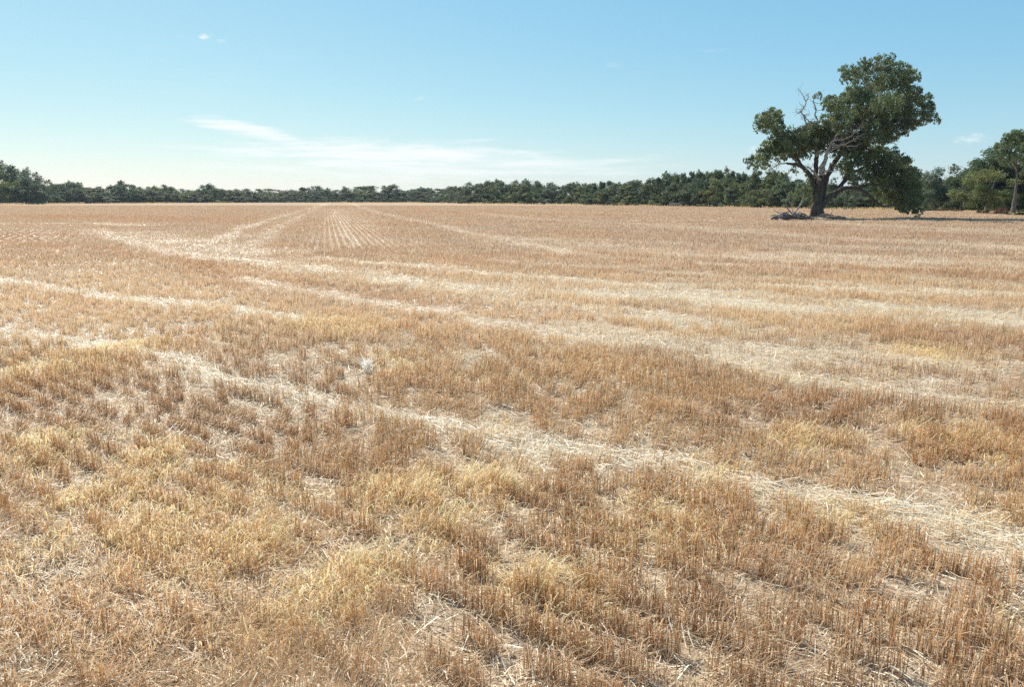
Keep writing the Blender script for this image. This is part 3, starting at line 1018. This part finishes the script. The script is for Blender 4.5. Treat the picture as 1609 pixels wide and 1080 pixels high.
for k in range(66):
    x0 = rb.uniform(350, 840)
    yb = 838 - rb.uniform(0, 75) * max(.1, 1 - abs((x0 - 620) / 300) ** 2)
    L = rb.uniform(70, 230)
    a = rb.choice([-1, 1]) * rb.uniform(.05, .8)
    dx, dy = math.cos(a) * L, -abs(math.sin(a)) * L * .55
    if rb.random() < .5:
        dx = -dx
    d0 = rb.uniform(-2.6, .5)
    r0 = rb.uniform(8, 16)
    pts = [(x0 - dx * .5, yb, r0, d0), (x0 - dx * .1, yb + dy * .45 + rb.uniform(-10, 10), r0 * .9, d0 + rb.uniform(-.3, .3)),
           (x0 + dx * .25, yb + dy * .7 + rb.uniform(-12, 12), r0 * .7, d0 + rb.uniform(-.4, .4)), (x0 + dx * .5, yb + dy, r0 * .35, d0 + rb.uniform(-.5, .5))]
    pts = [(min(max(p[0], 300), 905), p[1], p[2], p[3]) for p in pts]
    branch(pts, 'weathered grey branch lying in the heap left of the gum trunk', rb.choice([BARK_GREY, BARK_GREY, BARK_PALE]), 320 + k)
for k in range(26):
    x0 = rb.uniform(1060, 1380)
    yb = 782 + (x0 - 1080) * .2 + rb.uniform(-18, 16)
    L = rb.uniform(70, 190)
    a = rb.uniform(-.5, .6)
    dx, dy = math.cos(a) * L, math.sin(a) * L * .4 - 12
    d0 = rb.uniform(-1.8, .2)
    r0 = rb.uniform(6, 12)
    branch([(x0 - dx * .5, yb - dy * .3, r0, d0), (x0, yb - 14, r0 * .9, d0), (x0 + dx * .3, yb + dy * .3 - 12, r0 * .6, d0), (x0 + dx * .5, yb + dy * .4, r0 * .3, d0)],
           'dark branch lying in the low pile right of the gum trunk', BARK_GREY, 370 + k)
for k in range(12):
    x0 = rb.uniform(840, 1100)
    L = rb.uniform(40, 120)
    a = rb.uniform(-.4, .4)
    yb, d0, r0 = rb.uniform(800, 850), rb.uniform(-2.4, -1.2), rb.uniform(4, 8)
    branch([(x0 - L * .5, yb, r0, d0), (x0, yb - 10 - rb.uniform(0, 12), r0 * .8, d0), (x0 + L * .5, yb - L * .3 * abs(a), r0 * .4, d0 + a)],
           'short grey stick lying in front of the gum trunk foot', BARK_GREY, 410 + k)
branch([(1300, 850, 9, -1.5), (1400, 862, 8, -1.7), (1480, 850, 8, -1.8), (1560, 862, 6, -1.9), (1640, 868, 4, -2)], 'long low branch trailing right away from the pile', BARK_GREY, 395)


# ------------------------------------------------------------------ the other trees
def proto_crown(shape, seed, nleaf, ls):
    r_ = np.random.default_rng(seed)
    bl = []

    def add(x, z, r, y=None):
        bl.append((x, r_.normal(0, .10) if y is None else y, z, r))

    if shape == 'round-crowned':
        for _ in range(15):
            a, q = r_.random() * 6.28, r_.random() ** .6
            add(math.cos(a) * q * .27, .62 + math.sin(a) * q * .27, r_.uniform(.08, .14), r_.normal(0, .13))
        for _ in range(5):
            add(r_.uniform(-.3, .3), r_.uniform(.22, .42), r_.uniform(.07, .12))
    elif shape == 'flat-topped':
        for _ in range(14):
            add(r_.uniform(-.42, .42), r_.uniform(.68, .88), r_.uniform(.08, .13), r_.normal(0, .18))
        for _ in range(8):
            add(r_.uniform(-.32, .32), r_.uniform(.3, .62), r_.uniform(.07, .12))
    elif shape == 'ragged':
        for _ in range(15):
            z = r_.uniform(.34, .94)
            add(r_.uniform(-.34, .34) * (1.15 - z * .6), z, r_.uniform(.05, .10))
    elif shape == 'narrow':
        for _ in range(15):
            z = r_.uniform(.25, .93)
            add(r_.normal(0, .09), z, r_.uniform(.07, .12))
    elif shape == 'twin-headed':
        for sx, zt in ((-.2, .9), (.2, .82)):
            for _ in range(9):
                a, q = r_.random() * 6.28, r_.random() ** .6
                add(sx + math.cos(a) * q * .14, zt - .14 + math.sin(a) * q * .16, r_.uniform(.07, .11))
        for _ in range(7):
            add(r_.uniform(-.28, .28), r_.uniform(.25, .55), r_.uniform(.08, .12))
    elif shape == 'spreading':
        for _ in range(20):
            x = r_.uniform(-.52, .52)
            add(x, .78 - 1.3 * x * x + r_.uniform(-.2, .1), r_.uniform(.08, .14), r_.normal(0, .2))
        for _ in range(6):
            add(r_.uniform(-.45, .45), r_.uniform(.18, .38), r_.uniform(.08, .13))
    elif shape == 'leaning':
        for _ in range(16):
            z = r_.uniform(.34, .92)
            add((z - .45) * .55 + r_.normal(0, .12), z, r_.uniform(.07, .12))
        for _ in range(4):
            add(r_.uniform(-.2, .2), r_.uniform(.2, .35), r_.uniform(.07, .1))
    elif shape == 'layered':
        for z0 in (.38, .6, .86):
            for _ in range(6):
                add(r_.uniform(-.33, .33) * (1.3 - z0 * .6), z0 + r_.normal(0, .025), r_.uniform(.06, .11))
    elif shape == 'bushy':
        for _ in range(18):
            z = r_.uniform(.12, .84)
            add(r_.uniform(-.38, .38) * (1.1 - .55 * z), z, r_.uniform(.09, .15), r_.normal(0, .16))
    low = {'ragged': 6, 'narrow': 4, 'flat-topped': 9}.get(shape, 12)
    for _ in range(low):
        add(r_.uniform(-.42, .42) * (.4 if shape == 'narrow' else 1), r_.uniform(.08, .40), r_.uniform(.08, .14), r_.normal(0, .16))
    ext = []
    for b in bl:
        ext.append(b)
        for _ in range(3):
            d = r_.normal(0, 1, 3)
            d /= np.linalg.norm(d)
            ext.append((b[0] + d[0] * b[3] * .9, b[1] + d[1] * b[3] * .9, b[2] + d[2] * b[3] * .85, b[3] * r_.uniform(.25, .4)))
    tot = sum(b[3] ** 2 for b in ext)
    V, Fc, C = leaf_cloud(ext, nleaf / tot, ls, ls * .55, seed + 1, .45, np.array([1.0, 1.0, 1.0]), .5)
    V[:, 2] = np.maximum(V[:, 2], .02)
    me_o = mesh_np('crown', V, Fc, LEAF, np.clip(C, .3, 1.8))
    # trunk and limbs towards the larger clumps
    ac = Acc()
    big = sorted(bl, key=lambda b: -b[3])[:6]
    topx = np.mean([b[0] for b in big])
    ac.add(*tube([(0, 0, -.02, .030), (.01, 0, .1, .022), (topx * .3, .01, .3, .017), (topx * .8, 0, .6, .008)], 7, 4, .08, seed))
    for i, b in enumerate(big):
        z0 = r_.uniform(.12, .34)
        ac.add(*tube([(topx * z0 * .9, 0, z0, .013), (b[0] * .55 + topx * .1, b[1] * .5, (z0 + b[2]) * .52, .009), (b[0], b[1], b[2], .004)], 5, 4, .08, seed + i))
    tr = ac.build('trunk', BARK_FAR, True)
    wid = np.percentile(V[:, 0], 97) - np.percentile(V[:, 0], 3)
    top = np.percentile(V[:, 2], 99.3)
    for o in (me_o, tr):
        COL.objects.unlink(o)
    return me_o, tr, wid, top


SHAPES = {'round-crowned': 3, 'flat-topped': 2, 'ragged': 3, 'narrow': 2, 'twin-headed': 2, 'spreading': 3, 'leaning': 2, 'layered': 2, 'bushy': 3}
SHAPE_WORD = {'round-crowned': 'round-crowned', 'flat-topped': 'flat-topped', 'ragged': 'ragged open', 'narrow': 'narrow upright', 'twin-headed': 'twin-headed',
              'spreading': 'broad spreading', 'leaning': 'right-leaning', 'layered': 'tiered', 'bushy': 'bushy low-branched'}
PROTO = {}
for si, (s, k) in enumerate(SHAPES.items()):
    PROTO[s] = [proto_crown(s, 500 + si * 37 + i * 5, 5200, .046) for i in range(k)]
FINE = {}


def fine(s):
    if s not in FINE:
        FINE[s] = [proto_crown(s, 900 + len(FINE) * 31 + i * 7, 15000, .027) for i in range(2)]
    return FINE[s]


TONES = {'dark green': (.102, .142, .068), 'olive green': (.140, .165, .072), 'grey-green': (.140, .175, .100), 'yellow-green': (.190, .215, .075)}


def put_tree(u, vtop, vbase, shape, tone, label, group, wpx=None, detail=False, name='gum_tree', cat='tree', flip=None, dback=0.0, var=None):
    x, y = g(u, vbase)
    y2 = y + dback
    x2 = x * y2 / y
    ztop = at(u, vtop, y2)[2]
    pr = (fine(shape) if detail else PROTO[shape])
    pr = pr[(var if var is not None else random.randrange(99)) % len(pr)]
    crown_o, trunk_o, wid, top = pr
    root = empty(name, (x2, y2, 0), label, cat, group)
    sz = ztop / top
    W = (wpx * y2 / F) / wid if wpx else sz * random.uniform(.85, 1.2)
    sg = flip if flip is not None else random.choice([-1, 1])
    if shape == 'leaning':
        sg = 1
    root.scale = (W, W, sz)
    root.rotation_euler = (0, 0, random.uniform(-.35, .35) + (math.pi if sg < 0 else 0))
    c = crown_o.copy()
    t = trunk_o.copy()
    cc = np.array(TONES[tone]) * random.uniform(.9, 1.12)
    c.color = (*cc, 1)
    for o in (c, t):
        COL.objects.link(o)
        o.parent = root
    return root


# far line: (u, top) of the crowns seen against the sky, from left to right
PROFILE = [(85, 289), (110, 286), (135, 293), (160, 297), (181, 292), (194, 285), (212, 291), (228, 297), (245, 293), (261, 291), (278, 296), (295, 299),
           (313, 299), (333, 290), (350, 298), (367, 298), (386, 297), (405, 300), (420, 297), (443, 299), (468, 295), (486, 296), (504, 293), (526, 299), (550, 295), (572, 293), (595, 300),
           (617, 291), (640, 299), (661, 295), (685, 297), (706, 294), (725, 293), (744, 288), (764, 285), (778, 283), (797, 286), (817, 285), (832, 283), (855, 286), (880, 289), (898, 290),
           (912, 287), (925, 290), (940, 287), (952, 285), (967, 288), (991, 285), (1010, 282), (1031, 281), (1052, 272), (1066, 274), (1080, 271), (1096, 270), (1116, 269), (1133, 266), (1150, 270), (1163, 273), (1179, 276), (1195, 270),
           (1218, 268), (1240, 281), (1262, 284), (1290, 288), (1316, 290), (1345, 288), (1372, 286), (1400, 280), (1425, 274)]
BASE = [(-80, 322), (60, 321), (80, 320), (300, 318.6), (500, 318), (690, 318.3), (740, 320), (900, 321.3), (1180, 326), (1310, 329), (1440, 330.5), (1500, 331.5), (1540, 332), (1700, 336)]
SECT = [(170, 'in the tree line beside the left-edge grove'),
        (310, 'in the tree line under the thin left cloud'),
        (440, 'in the tree line left of the drill rows'),
        (600, 'in the tree line where the drill rows end'),
        (700, 'in the lowest tree line right of the rows'),
        (810, 'where the tree line steps up mid-picture'),
        (910, 'in the even tree line right of the step'),
        (1045, 'in the tree line left of the fallen log'),
        (1160, 'in the tall wood behind the fallen log'),
        (1265, 'in the tree line behind the branch heap'),
        (1460, 'seen below the big lone gum crown')]
combos = {}


def pick(u, prefer=None):
    k = next(i for i, s in enumerate(SECT) if u < s[0])
    if k not in combos:
        allc = [(s, t) for s in SHAPES for t in TONES]
        wt = {'dark green': 2.2, 'olive green': 2.2, 'grey-green': 2.6, 'yellow-green': .45}
        ws = {'round-crowned': 3, 'bushy': 3, 'spreading': 2.6, 'ragged': .8, 'flat-topped': .6, 'twin-headed': .7, 'layered': .4, 'narrow': .25, 'leaning': .6}
        allc.sort(key=lambda c: random.random() ** (1 / (wt[c[1]] * ws[c[0]])), reverse=True)
        combos[k] = allc
    lst = combos[k]
    if prefer:
        for i, c in enumerate(lst):
            if c[0] in prefer:
                return lst.pop(i), SECT[k][1]
    return lst.pop(0), SECT[k][1]


bu, bv = [p[0] for p in BASE], [p[1] for p in BASE]
G_FAR = 'gums in the long tree line behind the field'
for i, (u, vt) in enumerate(PROFILE):
    vb = float(np.interp(u, bu, bv))
    gap = (PROFILE[min(i + 1, len(PROFILE) - 1)][0] - PROFILE[max(i - 1, 0)][0]) / 2
    (s, t), where = pick(u)
    put_tree(u, vt, vb + random.uniform(-.15, .1), s, t, f'{t} {SHAPE_WORD[s]} gum {where}', G_FAR, wpx=gap * random.uniform(1.5, 2.15), dback=random.uniform(0, 6))
# lower trees standing in front of and between them
for i in range(len(PROFILE) - 1):
    u = (PROFILE[i][0] + PROFILE[i + 1][0]) / 2 + random.uniform(-3, 3)
    vt0 = (PROFILE[i][1] + PROFILE[i + 1][1]) / 2
    vb = float(np.interp(u, bu, bv))
    (s, t), where = pick(u, ('bushy', 'spreading', 'round-crowned', 'ragged'))
    put_tree(u, vb - (vb - vt0) * random.uniform(.68, .93), vb + .1, s, t, f'shorter {t} {SHAPE_WORD[s]} gum {where}', G_FAR, wpx=random.uniform(24, 36), dback=-1.5)

# the lowest trees closing the foot of the wood
for i in range(len(PROFILE)):
    u = PROFILE[i][0] + random.uniform(-5, 5)
    vb = float(np.interp(u, bu, bv))
    (s, t), where = pick(u, ('bushy', 'spreading', 'round-crowned', 'layered', 'flat-topped'))
    put_tree(u, vb - (vb - PROFILE[i][1]) * random.uniform(.38, .55), vb + .15, s, t, f'low {t} {SHAPE_WORD[s]} gum {where}', G_FAR, wpx=random.uniform(22, 32), dback=-3)

def woodland():
    bl = []
    tones = []
    for u in np.arange(60, 1720, 5.0):
        vb = float(np.interp(u, bu, bv))
        vt = float(np.interp(u, [p[0] for p in PROFILE] + [1450, 1520, 1600, 1700], [p[1] for p in PROFILE] + [284, 276, 268, 262]))
        x, y = g(u, vb)
        for q in range(4):
            db = random.uniform(8, 26)
            y2 = y + db
            x2 = x * y2 / y
            h = max(2.0, (at(u, vt, y2)[2]) * .95)
            r = h * random.uniform(.18, .30)
            bl.append((x2 + random.uniform(-2, 2), y2, random.random() ** .7 * (h - r) + r * .4, r))
    V, Fc, C = leaf_cloud(bl, 62, .42, .20, 777, .5, np.array([.090, .130, .070]), .5)
    V[:, 2] = np.maximum(V[:, 2], .02)
    o = mesh_np('woodland', V, Fc, LEAF, C)
    tag(o, 'dense dark understorey of the wood behind the front trees', 'woodland', kind='stuff')


woodland()

# left-edge grove
G_L = 'grove of tall gums at the left edge'
for (u, vt, s, t, w, lab, db) in [
    (2, 256, 'bushy', 'olive green', 54, 'tallest olive gum cut off by the left picture edge', 4),
    (24, 262, 'round-crowned', 'dark green', 46, 'dark round gum second from the left edge of the grove', 6),
    (42, 266, 'bushy', 'grey-green', 46, 'grey-green full gum in the middle of the left-edge grove', 2),
    (59, 279, 'bushy', 'dark green', 50, 'dark lower gum sloping down at the right end of the left-edge grove', 0),
    (20, 285, 'bushy', 'yellow-green', 36, 'yellow-green bushy gum low in front of the left-edge grove', -3),
    (46, 292, 'bushy', 'dark green', 40, 'dark bushy gum low in front of the left-edge grove', -3),
    (-30, 262, 'round-crowned', 'dark green', 50, 'dark gum just outside the left picture edge', 3)]:
    put_tree(u, vt, 321, s, t, lab, G_L, wpx=w, dback=db, detail=True)

# right-hand wood
G_R = 'gums at the right edge of the field'
for (u, vt, vb, s, t, w, lab, db) in [
    (1450, 271, 331, 'spreading', 'grey-green', 48, 'grey-green spreading gum touching the lone gum low right lobe', 8),
    (1467, 266, 331.5, 'round-crowned', 'grey-green', 40, 'round grey-green gum standing up just right of the lone gum', 2),
    (1492, 279, 331.5, 'bushy', 'grey-green', 46, 'low grey-green bushy gum in the dip right of the lone gum', 6),
    (1510, 262, 332, 'bushy', 'olive green', 66, 'broad olive gum between the dip and the tall right wood', 10),
    (1526, 254, 332, 'round-crowned', 'olive green', 62, 'round olive gum rising left of the tall right-edge gum', 8),
    (1550, 236, 332.5, 'round-crowned', 'dark green', 84, 'tall dark gum just left of the right-edge gum', 6),
    (1548, 268, 333, 'bushy', 'yellow-green', 76, 'bright yellow-green drooping gum in front of the right wood', 0),
    (1508, 294, 332, 'bushy', 'olive green', 44, 'low olive bushy gum in front of the right wood', 0),
    (1570, 243, 333, 'bushy', 'olive green', 62, 'tall olive gum packed behind the right-edge gum crown', 9),
    (1541, 246, 332.5, 'bushy', 'dark green', 56, 'dark dense gum left of the tall right-edge crown', 9),
    (1590, 252, 333, 'bushy', 'olive green', 60, 'olive gum filling in behind the tall right-edge trunk', 7),
    (1612, 246, 333.5, 'round-crowned', 'grey-green', 60, 'grey-green gum behind the right side of the tall right-edge gum', 9),
    (1578, 262, 333, 'bushy', 'dark green', 50, 'dark bushy gum behind the tall right-edge trunk', 8),
    (1612, 270, 333, 'spreading', 'yellow-green', 56, 'yellow-green gum cut off by the right picture edge', 4),
    (1640, 240, 334, 'round-crowned', 'dark green', 70, 'dark gum just outside the right picture edge', 8)]:
    put_tree(u, vt, vb, s, t, lab, G_R, wpx=w, dback=db, detail=True)

# the tall pale-stemmed gum at the right edge, built for itself
rx_, ry_ = g(1591, 338)
tall = empty('gum_tree', (rx_, ry_, 0), 'tall gum with a pale leaning trunk and rough dark base at right edge', 'tree', G_R)
S6 = 5.684


def rp(cx, cy, dy=0.0):
    p = at(1400 + cx / S6, 180 + cy / S6, ry_ + dy)
    return np.array([p[0] - rx_, p[1] - ry_, p[2]])


def rl(pts, seed, sides=9):
    return tube([(*rp(p[0], p[1], p[3]), p[2] / S6 * ry_ / F * .8) for p in pts], sides, 5, .07, seed, .1)


V, Fc = rl([(1085, 905, 32, 0), (1090, 860, 26, 0), (1102, 780, 20, 0), (1112, 700, 15, 0), (1120, 600, 11, 0), (1124, 520, 9, 0), (1118, 440, 7.5, 0), (1110, 340, 5, 0), (1100, 230, 3, 0)], 601, 12)
mesh_np('trunk', V, Fc, BARK_MID, None, True, tall)
for k, p in enumerate([[(1122, 500, 7, 0), (1080, 430, 5.5, -.3), (1020, 390, 4.5, -.5), (950, 350, 2.5, -.6)], [(1118, 440, 6, 0), (1170, 360, 4.5, .3), (1220, 300, 3, .5)], [(1112, 370, 4, 0), (1060, 300, 3, .2), (1020, 230, 2, .3)], [(1124, 540, 5, 0), (1170, 500, 3.5, -.5), (1230, 480, 2, -.6)]]):
    V, Fc = rl(p, 610 + k, 7)
    mesh_np('limb', V, Fc, BARK_FAR, None, True, tall)
r_ = np.random.default_rng(620)
bl = []
for cx, cy, r in [(1110, 160, 42), (1060, 180, 48), (1160, 175, 45), (1030, 215, 40), (1090, 230, 55), (1160, 230, 55), (1210, 200, 40), (1000, 265, 40), (960, 275, 34), (940, 300, 24), (1060, 280, 50), (1130, 290, 50), (1010, 320, 42), (960, 340, 34), (1050, 345, 44), (1170, 330, 44), (1220, 300, 50),
                  (1110, 370, 40), (1160, 400, 40), (1210, 390, 45), (1250, 350, 50), (1190, 450, 34), (1240, 450, 40), (1050, 400, 26), (990, 375, 24), (1080, 420, 22), (1260, 240, 45), (1000, 430, 34), (960, 400, 28), (1215, 500, 38), (1250, 520, 40), (1030, 450, 26), (1180, 520, 26), (1075, 460, 20)]:
    for c in range(2):
        p = rp(cx + r_.normal(0, 5), cy + r_.normal(0, 5), r_.normal(0, 1.2))
        R = r / S6 * ry_ / F
        bl.append((p[0], p[1], p[2], R * .8))
        for _ in range(3):
            a = r_.random() * 6.28
            q = rp(cx + math.cos(a) * r * .9, cy + math.sin(a) * r * .8, r_.normal(0, 1.2))
            bl.append((q[0], q[1], q[2], R * .3))
V, Fc, C = leaf_cloud(bl, 420, .30, .10, 621, .7, np.array([.13, .172, .068]), .5)
o = mesh_np('crown', V, Fc, LEAF, C, False, tall)
o.color = (1, 1, 1, 1)

# young trees in a low row where the drill rows end
for k in range(34):
    u = 312 + k * 11.2 + random.uniform(-3, 3)
    if u > 700:
        break
    put_tree(u, 318.2 - random.uniform(4.5, 8.5), 318.5, random.choice(['bushy', 'round-crowned']), 'dark green',
             'small dark young tree in the low row before the far tree line', 'young trees in the low row', wpx=random.uniform(10, 16), name='young_tree', dback=-6)

# shrubs under the right-hand trees
for (u, vt, vb, w, s, t, nm, lab) in [
    (1549, 327.5, 336, 22, 'bushy', (.10, .105, .028), 'shrub', 'low rounded olive shrub left of the rusty one'),
    (1572, 327.5, 337, 24, 'bushy', (.20, .085, .045), 'shrub', 'rusty red-brown shrub left of the tall right-edge trunk'),
    (1582, 328.5, 337.5, 16, 'bushy', (.13, .085, .035), 'shrub', 'brownish shrub between the rusty shrub and the right-edge trunk'),
    (1606, 329, 339, 22, 'bushy', (.085, .095, .022), 'shrub', 'olive shrub right of the tall right-edge trunk'),
    (1462, 327, 331.8, 26, 'spreading', (.09, .10, .038), 'shrub', 'low green shrub under the round grey-green gum'),
    (1487, 327.5, 332.2, 26, 'spreading', (.13, .095, .04), 'shrub', 'low brown-green shrub right of the low green one'),
    (1513, 327.5, 332.6, 30, 'spreading', (.11, .085, .04), 'shrub', 'long low brown shrub under the broad olive gum'),
    (1335, 323, 330, 26, 'bushy', (.10, .115, .055), 'shrub', 'light green shrub seen under the lone gum arching limb'),
    (1352, 318, 330, 22, 'round-crowned', (.085, .11, .05), 'shrub', 'taller pale green shrub seen under the lone gum arching limb')]:
    r = put_tree(u, vt, vb, s, 'olive green', lab, 'shrubs under the trees', wpx=w, name=nm, cat='shrub', dback=-1)
    for ch in r.children:
        if ch.name.startswith('crown'):
            ch.color = (*t, 1)
    r.rotation_euler = (0, 0, random.uniform(-.3, .3))

# fallen pale log at the foot of the wood
lx, ly = g(1060, 325.2)
ac = Acc()
k = ly / F
ac.add(*tube([(-1.6, 0, .5, .20), (-.6, 0, .75, .18), (.4, .1, .85, .14), (1.4, .2, .55, .10), (2.1, .2, .3, .05)], 8, 4, .08, 640))
ac.add(*tube([(-.2, 0, .8, .10), (-.9, -.4, 1.25, .07), (-2.0, -.5, 1.35, .03)], 7, 4, .08, 641))
ac.add(*tube([(.5, .1, .8, .09), (1.3, -.3, 1.2, .06), (2.3, -.4, 1.1, .03)], 7, 4, .08, 642))
ac.add(*tube([(-1.2, 0, .55, .10), (-1.4, -.3, .2, .08), (-1.5, -.4, -.05, .07)], 7, 4, .08, 643))
o = ac.build('fallen_log', BARK_PALE, True)
o.location = (lx, ly - 1, 0)
tag(o, 'pale fallen log with broken boughs at the foot of the wood', 'log')

# two low sheds glimpsed between the right-hand trees
WALLC = plain_mat('cream_cladding', (.36, .32, .28))
WALLB = plain_mat('grey_cladding', (.42, .45, .46))
DARKR = plain_mat('dark_roofing', (.06, .07, .075))


def shed(u0, u1, vtop, vb, dback, wall, label):
    x0, y = g(u0, vb)
    y2 = y + dback
    a = at(u0, vtop, y2)
    b = at(u1, vtop, y2)
    w, h = b[0] - a[0], a[2]
    root = empty('shed', ((a[0] + b[0]) / 2, y2, 0), label, 'shed')
    V, Fc = box(0, 1.2, h * .42, w, 2.4, h * .84)
    mesh_np('wall', V, Fc, wall, None, False, root)
    V, Fc = box(0, 1.2, h * .92, w * 1.12, 2.9, h * .12)
    V[V[:, 1] > 1.2, 2] += h * .18
    mesh_np('roof', V, Fc, DARKR, None, False, root)
    for q in (-.46, -.1, .22, .46):
        V, Fc = box(w * q, -.14, h * .42, .12, .12, h * .84)
        mesh_np('post', V, Fc, DARKR, None, False, root)


shed(1572, 1586, 322, 334, 9, WALLC, 'low cream-walled shed with dark roof behind the rusty shrub')
shed(1488, 1499, 322.5, 331, 9, WALLB, 'small pale grey shed half hidden under the dip in the trees')

# ------------------------------------------------------------------ air
def haze():
    V, Fc = box(0, 0, 9.2, 10800, 10800, 21.6)
    m, nt, N, L = new_mat('dusty_air')
    out = N.new('ShaderNodeOutputMaterial')
    v = N.new('ShaderNodeVolumePrincipled')
    v.inputs['Color'].default_value = (.80, .90, 1, 1)
    v.inputs['Density'].default_value = .0001
    v.inputs['Anisotropy'].default_value = .3
    L.new(v.outputs[0], out.inputs['Volume'])
    o = mesh_np('haze', V, Fc, m)
    tag(o, 'faint dusty haze over the far side of the field', 'haze', kind='stuff')


haze()

# ------------------------------------------------------------------ sky, sun, camera
SUN_AZ = math.radians(-35)     # left of straight ahead
SUN_EL = math.radians(45)
w = bpy.data.worlds.new('World')
sc.world = w
w.use_nodes = True
nt = w.node_tree
N, L = nt.nodes, nt.links
N.clear()
out = N.new('ShaderNodeOutputWorld')
bg = N.new('ShaderNodeBackground')
sky = N.new('ShaderNodeTexSky')
sky.sky_type = 'NISHITA'
sky.sun_disc = False
sky.sun_elevation = SUN_EL
sky.sun_rotation = SUN_AZ
sky.air_density = 1.0
sky.dust_density = 0.3
sky.ozone_density = 4.0
bg.inputs['Strength'].default_value = 0.12


def math_(op, a, b=None, clamp=False):
    n = N.new('ShaderNodeMath')
    n.operation = op
    n.use_clamp = clamp
    for i, q in enumerate((a, b)):
        if q is None:
            continue
        if isinstance(q, (int, float)):
            n.inputs[i].default_value = q
        else:
            L.new(q, n.inputs[i])
    return n.outputs[0]


tc = N.new('ShaderNodeTexCoord')
sep = N.new('ShaderNodeSeparateXYZ')
L.new(tc.outputs['Generated'], sep.inputs[0])
azi = math_('ARCTAN2', sep.outputs[0], sep.outputs[1])
ele = math_('ARCSINE', sep.outputs[2])


def azel(u, v):
    x, y, z = ray(u, v)
    return math.atan2(x, y), math.asin(z / math.sqrt(x * x + y * y + z * z))


def noise(sx, sy, scale, detail, seed, rough=.6):
    cb = N.new('ShaderNodeCombineXYZ')
    L.new(math_('MULTIPLY', azi, sx), cb.inputs[0])
    L.new(math_('MULTIPLY', ele, sy), cb.inputs[1])
    cb.inputs[2].default_value = seed
    n = N.new('ShaderNodeTexNoise')
    n.inputs['Scale'].default_value = scale
    n.inputs['Detail'].default_value = detail
    n.inputs['Roughness'].default_value = rough
    L.new(cb.outputs[0], n.inputs['Vector'])
    return n.outputs['Fac']


def cloud(u, v, hw, hh, slope, nz, lo, hi, strength):
    a0, e0 = azel(u, v)
    da = math_('SUBTRACT', azi, a0)
    de = math_('SUBTRACT', math_('SUBTRACT', ele, e0), math_('MULTIPLY', da, slope))
    q = math_('ADD', math_('POWER', math_('ABSOLUTE', math_('DIVIDE', da, hw / F)), 2.0), math_('POWER', math_('ABSOLUTE', math_('DIVIDE', de, hh / F)), 2.0))
    win = math_('SUBTRACT', 1.0, q, True)
    s = math_('ADD', nz, math_('MULTIPLY', math_('SUBTRACT', win, 1.0), .45))
    mr = N.new('ShaderNodeMapRange')
    mr.interpolation_type = 'SMOOTHSTEP'
    mr.inputs['From Min'].default_value = lo
    mr.inputs['From Max'].default_value = hi
    L.new(s, mr.inputs['Value'])
    return math_('MULTIPLY', mr.outputs[0], strength)


streak = noise(6, 60, 1.6, 7, 1.3, .62)
puff = noise(30, 60, 3.0, 6, 4.4, .65)
masks = [cloud(600, 244, 330, 32, .0, streak, .20, .58, .9),
         cloud(700, 262, 480, 34, .0, streak, .24, .66, .65),
         cloud(385, 203, 120, 17, -.17, streak, .22, .58, .85),
         cloud(310, 231, 90, 9, .0, streak, .30, .75, .4),
         cloud(322, 57, 20, 8, .1, puff, .34, .62, .7), cloud(352, 63, 24, 8, 0, puff, .36, .8, .35),
         cloud(655, 153, 22, 9, .1, puff, .34, .75, .55), cloud(965, 100, 26, 8, 0, puff, .36, .8, .25),
         cloud(1527, 218, 32, 12, .05, puff, .30, .72, .55), cloud(1501, 222, 12, 7, 0, puff, .30, .7, .4), cloud(1186, 237, 20, 13, 0, puff, .3, .7, .5),
         cloud(300, 110, 420, 90, .05, streak, .34, 1.2, .16)]
tot = masks[0]
for m_ in masks[1:]:
    tot = math_('MAXIMUM', tot, m_)
EXPO = .5
SKYS = .12
ssp = N.new('ShaderNodeSeparateColor')
scb = N.new('ShaderNodeCombineColor')
L.new(sky.outputs[0], ssp.inputs[0])
for ch, (kk, pw) in enumerate(((.125, .9), (.252, .60), (.475, .30))):
    L.new(math_('MULTIPLY', math_('POWER', ssp.outputs[ch], pw), kk / SKYS / 2 ** EXPO), scb.inputs[ch])
mx = N.new('ShaderNodeMix')
mx.data_type = 'RGBA'
mx.inputs[7].default_value = (5.9, 6.1, 6.15, 1)
L.new(tot, mx.inputs[0])
L.new(scb.outputs[0], mx.inputs[6])
L.new(mx.outputs[2], bg.inputs['Color'])
L.new(bg.outputs[0], out.inputs['Surface'])

sd = bpy.data.lights.new('sun', 'SUN')
sd.energy = 5.0
sd.angle = math.radians(.5)
sd.color = (1, .955, .88)
so = bpy.data.objects.new('sun', sd)
COL.objects.link(so)
dirv = Vector((math.sin(SUN_AZ) * math.cos(SUN_EL), math.cos(SUN_AZ) * math.cos(SUN_EL), math.sin(SUN_EL)))
so.rotation_euler = dirv.to_track_quat('Z', 'Y').to_euler()
so.location = (0, 0, 60)

cd = bpy.data.cameras.new('camera')
cd.sensor_width = 36
cd.lens = F / 1609 * 36
cd.clip_end = 12000
cd.clip_start = .05
co = bpy.data.objects.new('camera', cd)
COL.objects.link(co)
co.location = (0, 0, CAMH)
co.rotation_euler = (math.pi / 2 - PITCH, 0, 0)
sc.camera = co

sc.view_settings.view_transform = 'Standard'
sc.view_settings.look = 'None'
sc.view_settings.exposure = EXPO
sc.view_settings.gamma = 1
sc.cycles.max_bounces = 10
sc.cycles.diffuse_bounces = 7
sc.cycles.transmission_bounces = 8
sc.cycles.transparent_max_bounces = 8
sc.cycles.use_denoising = False
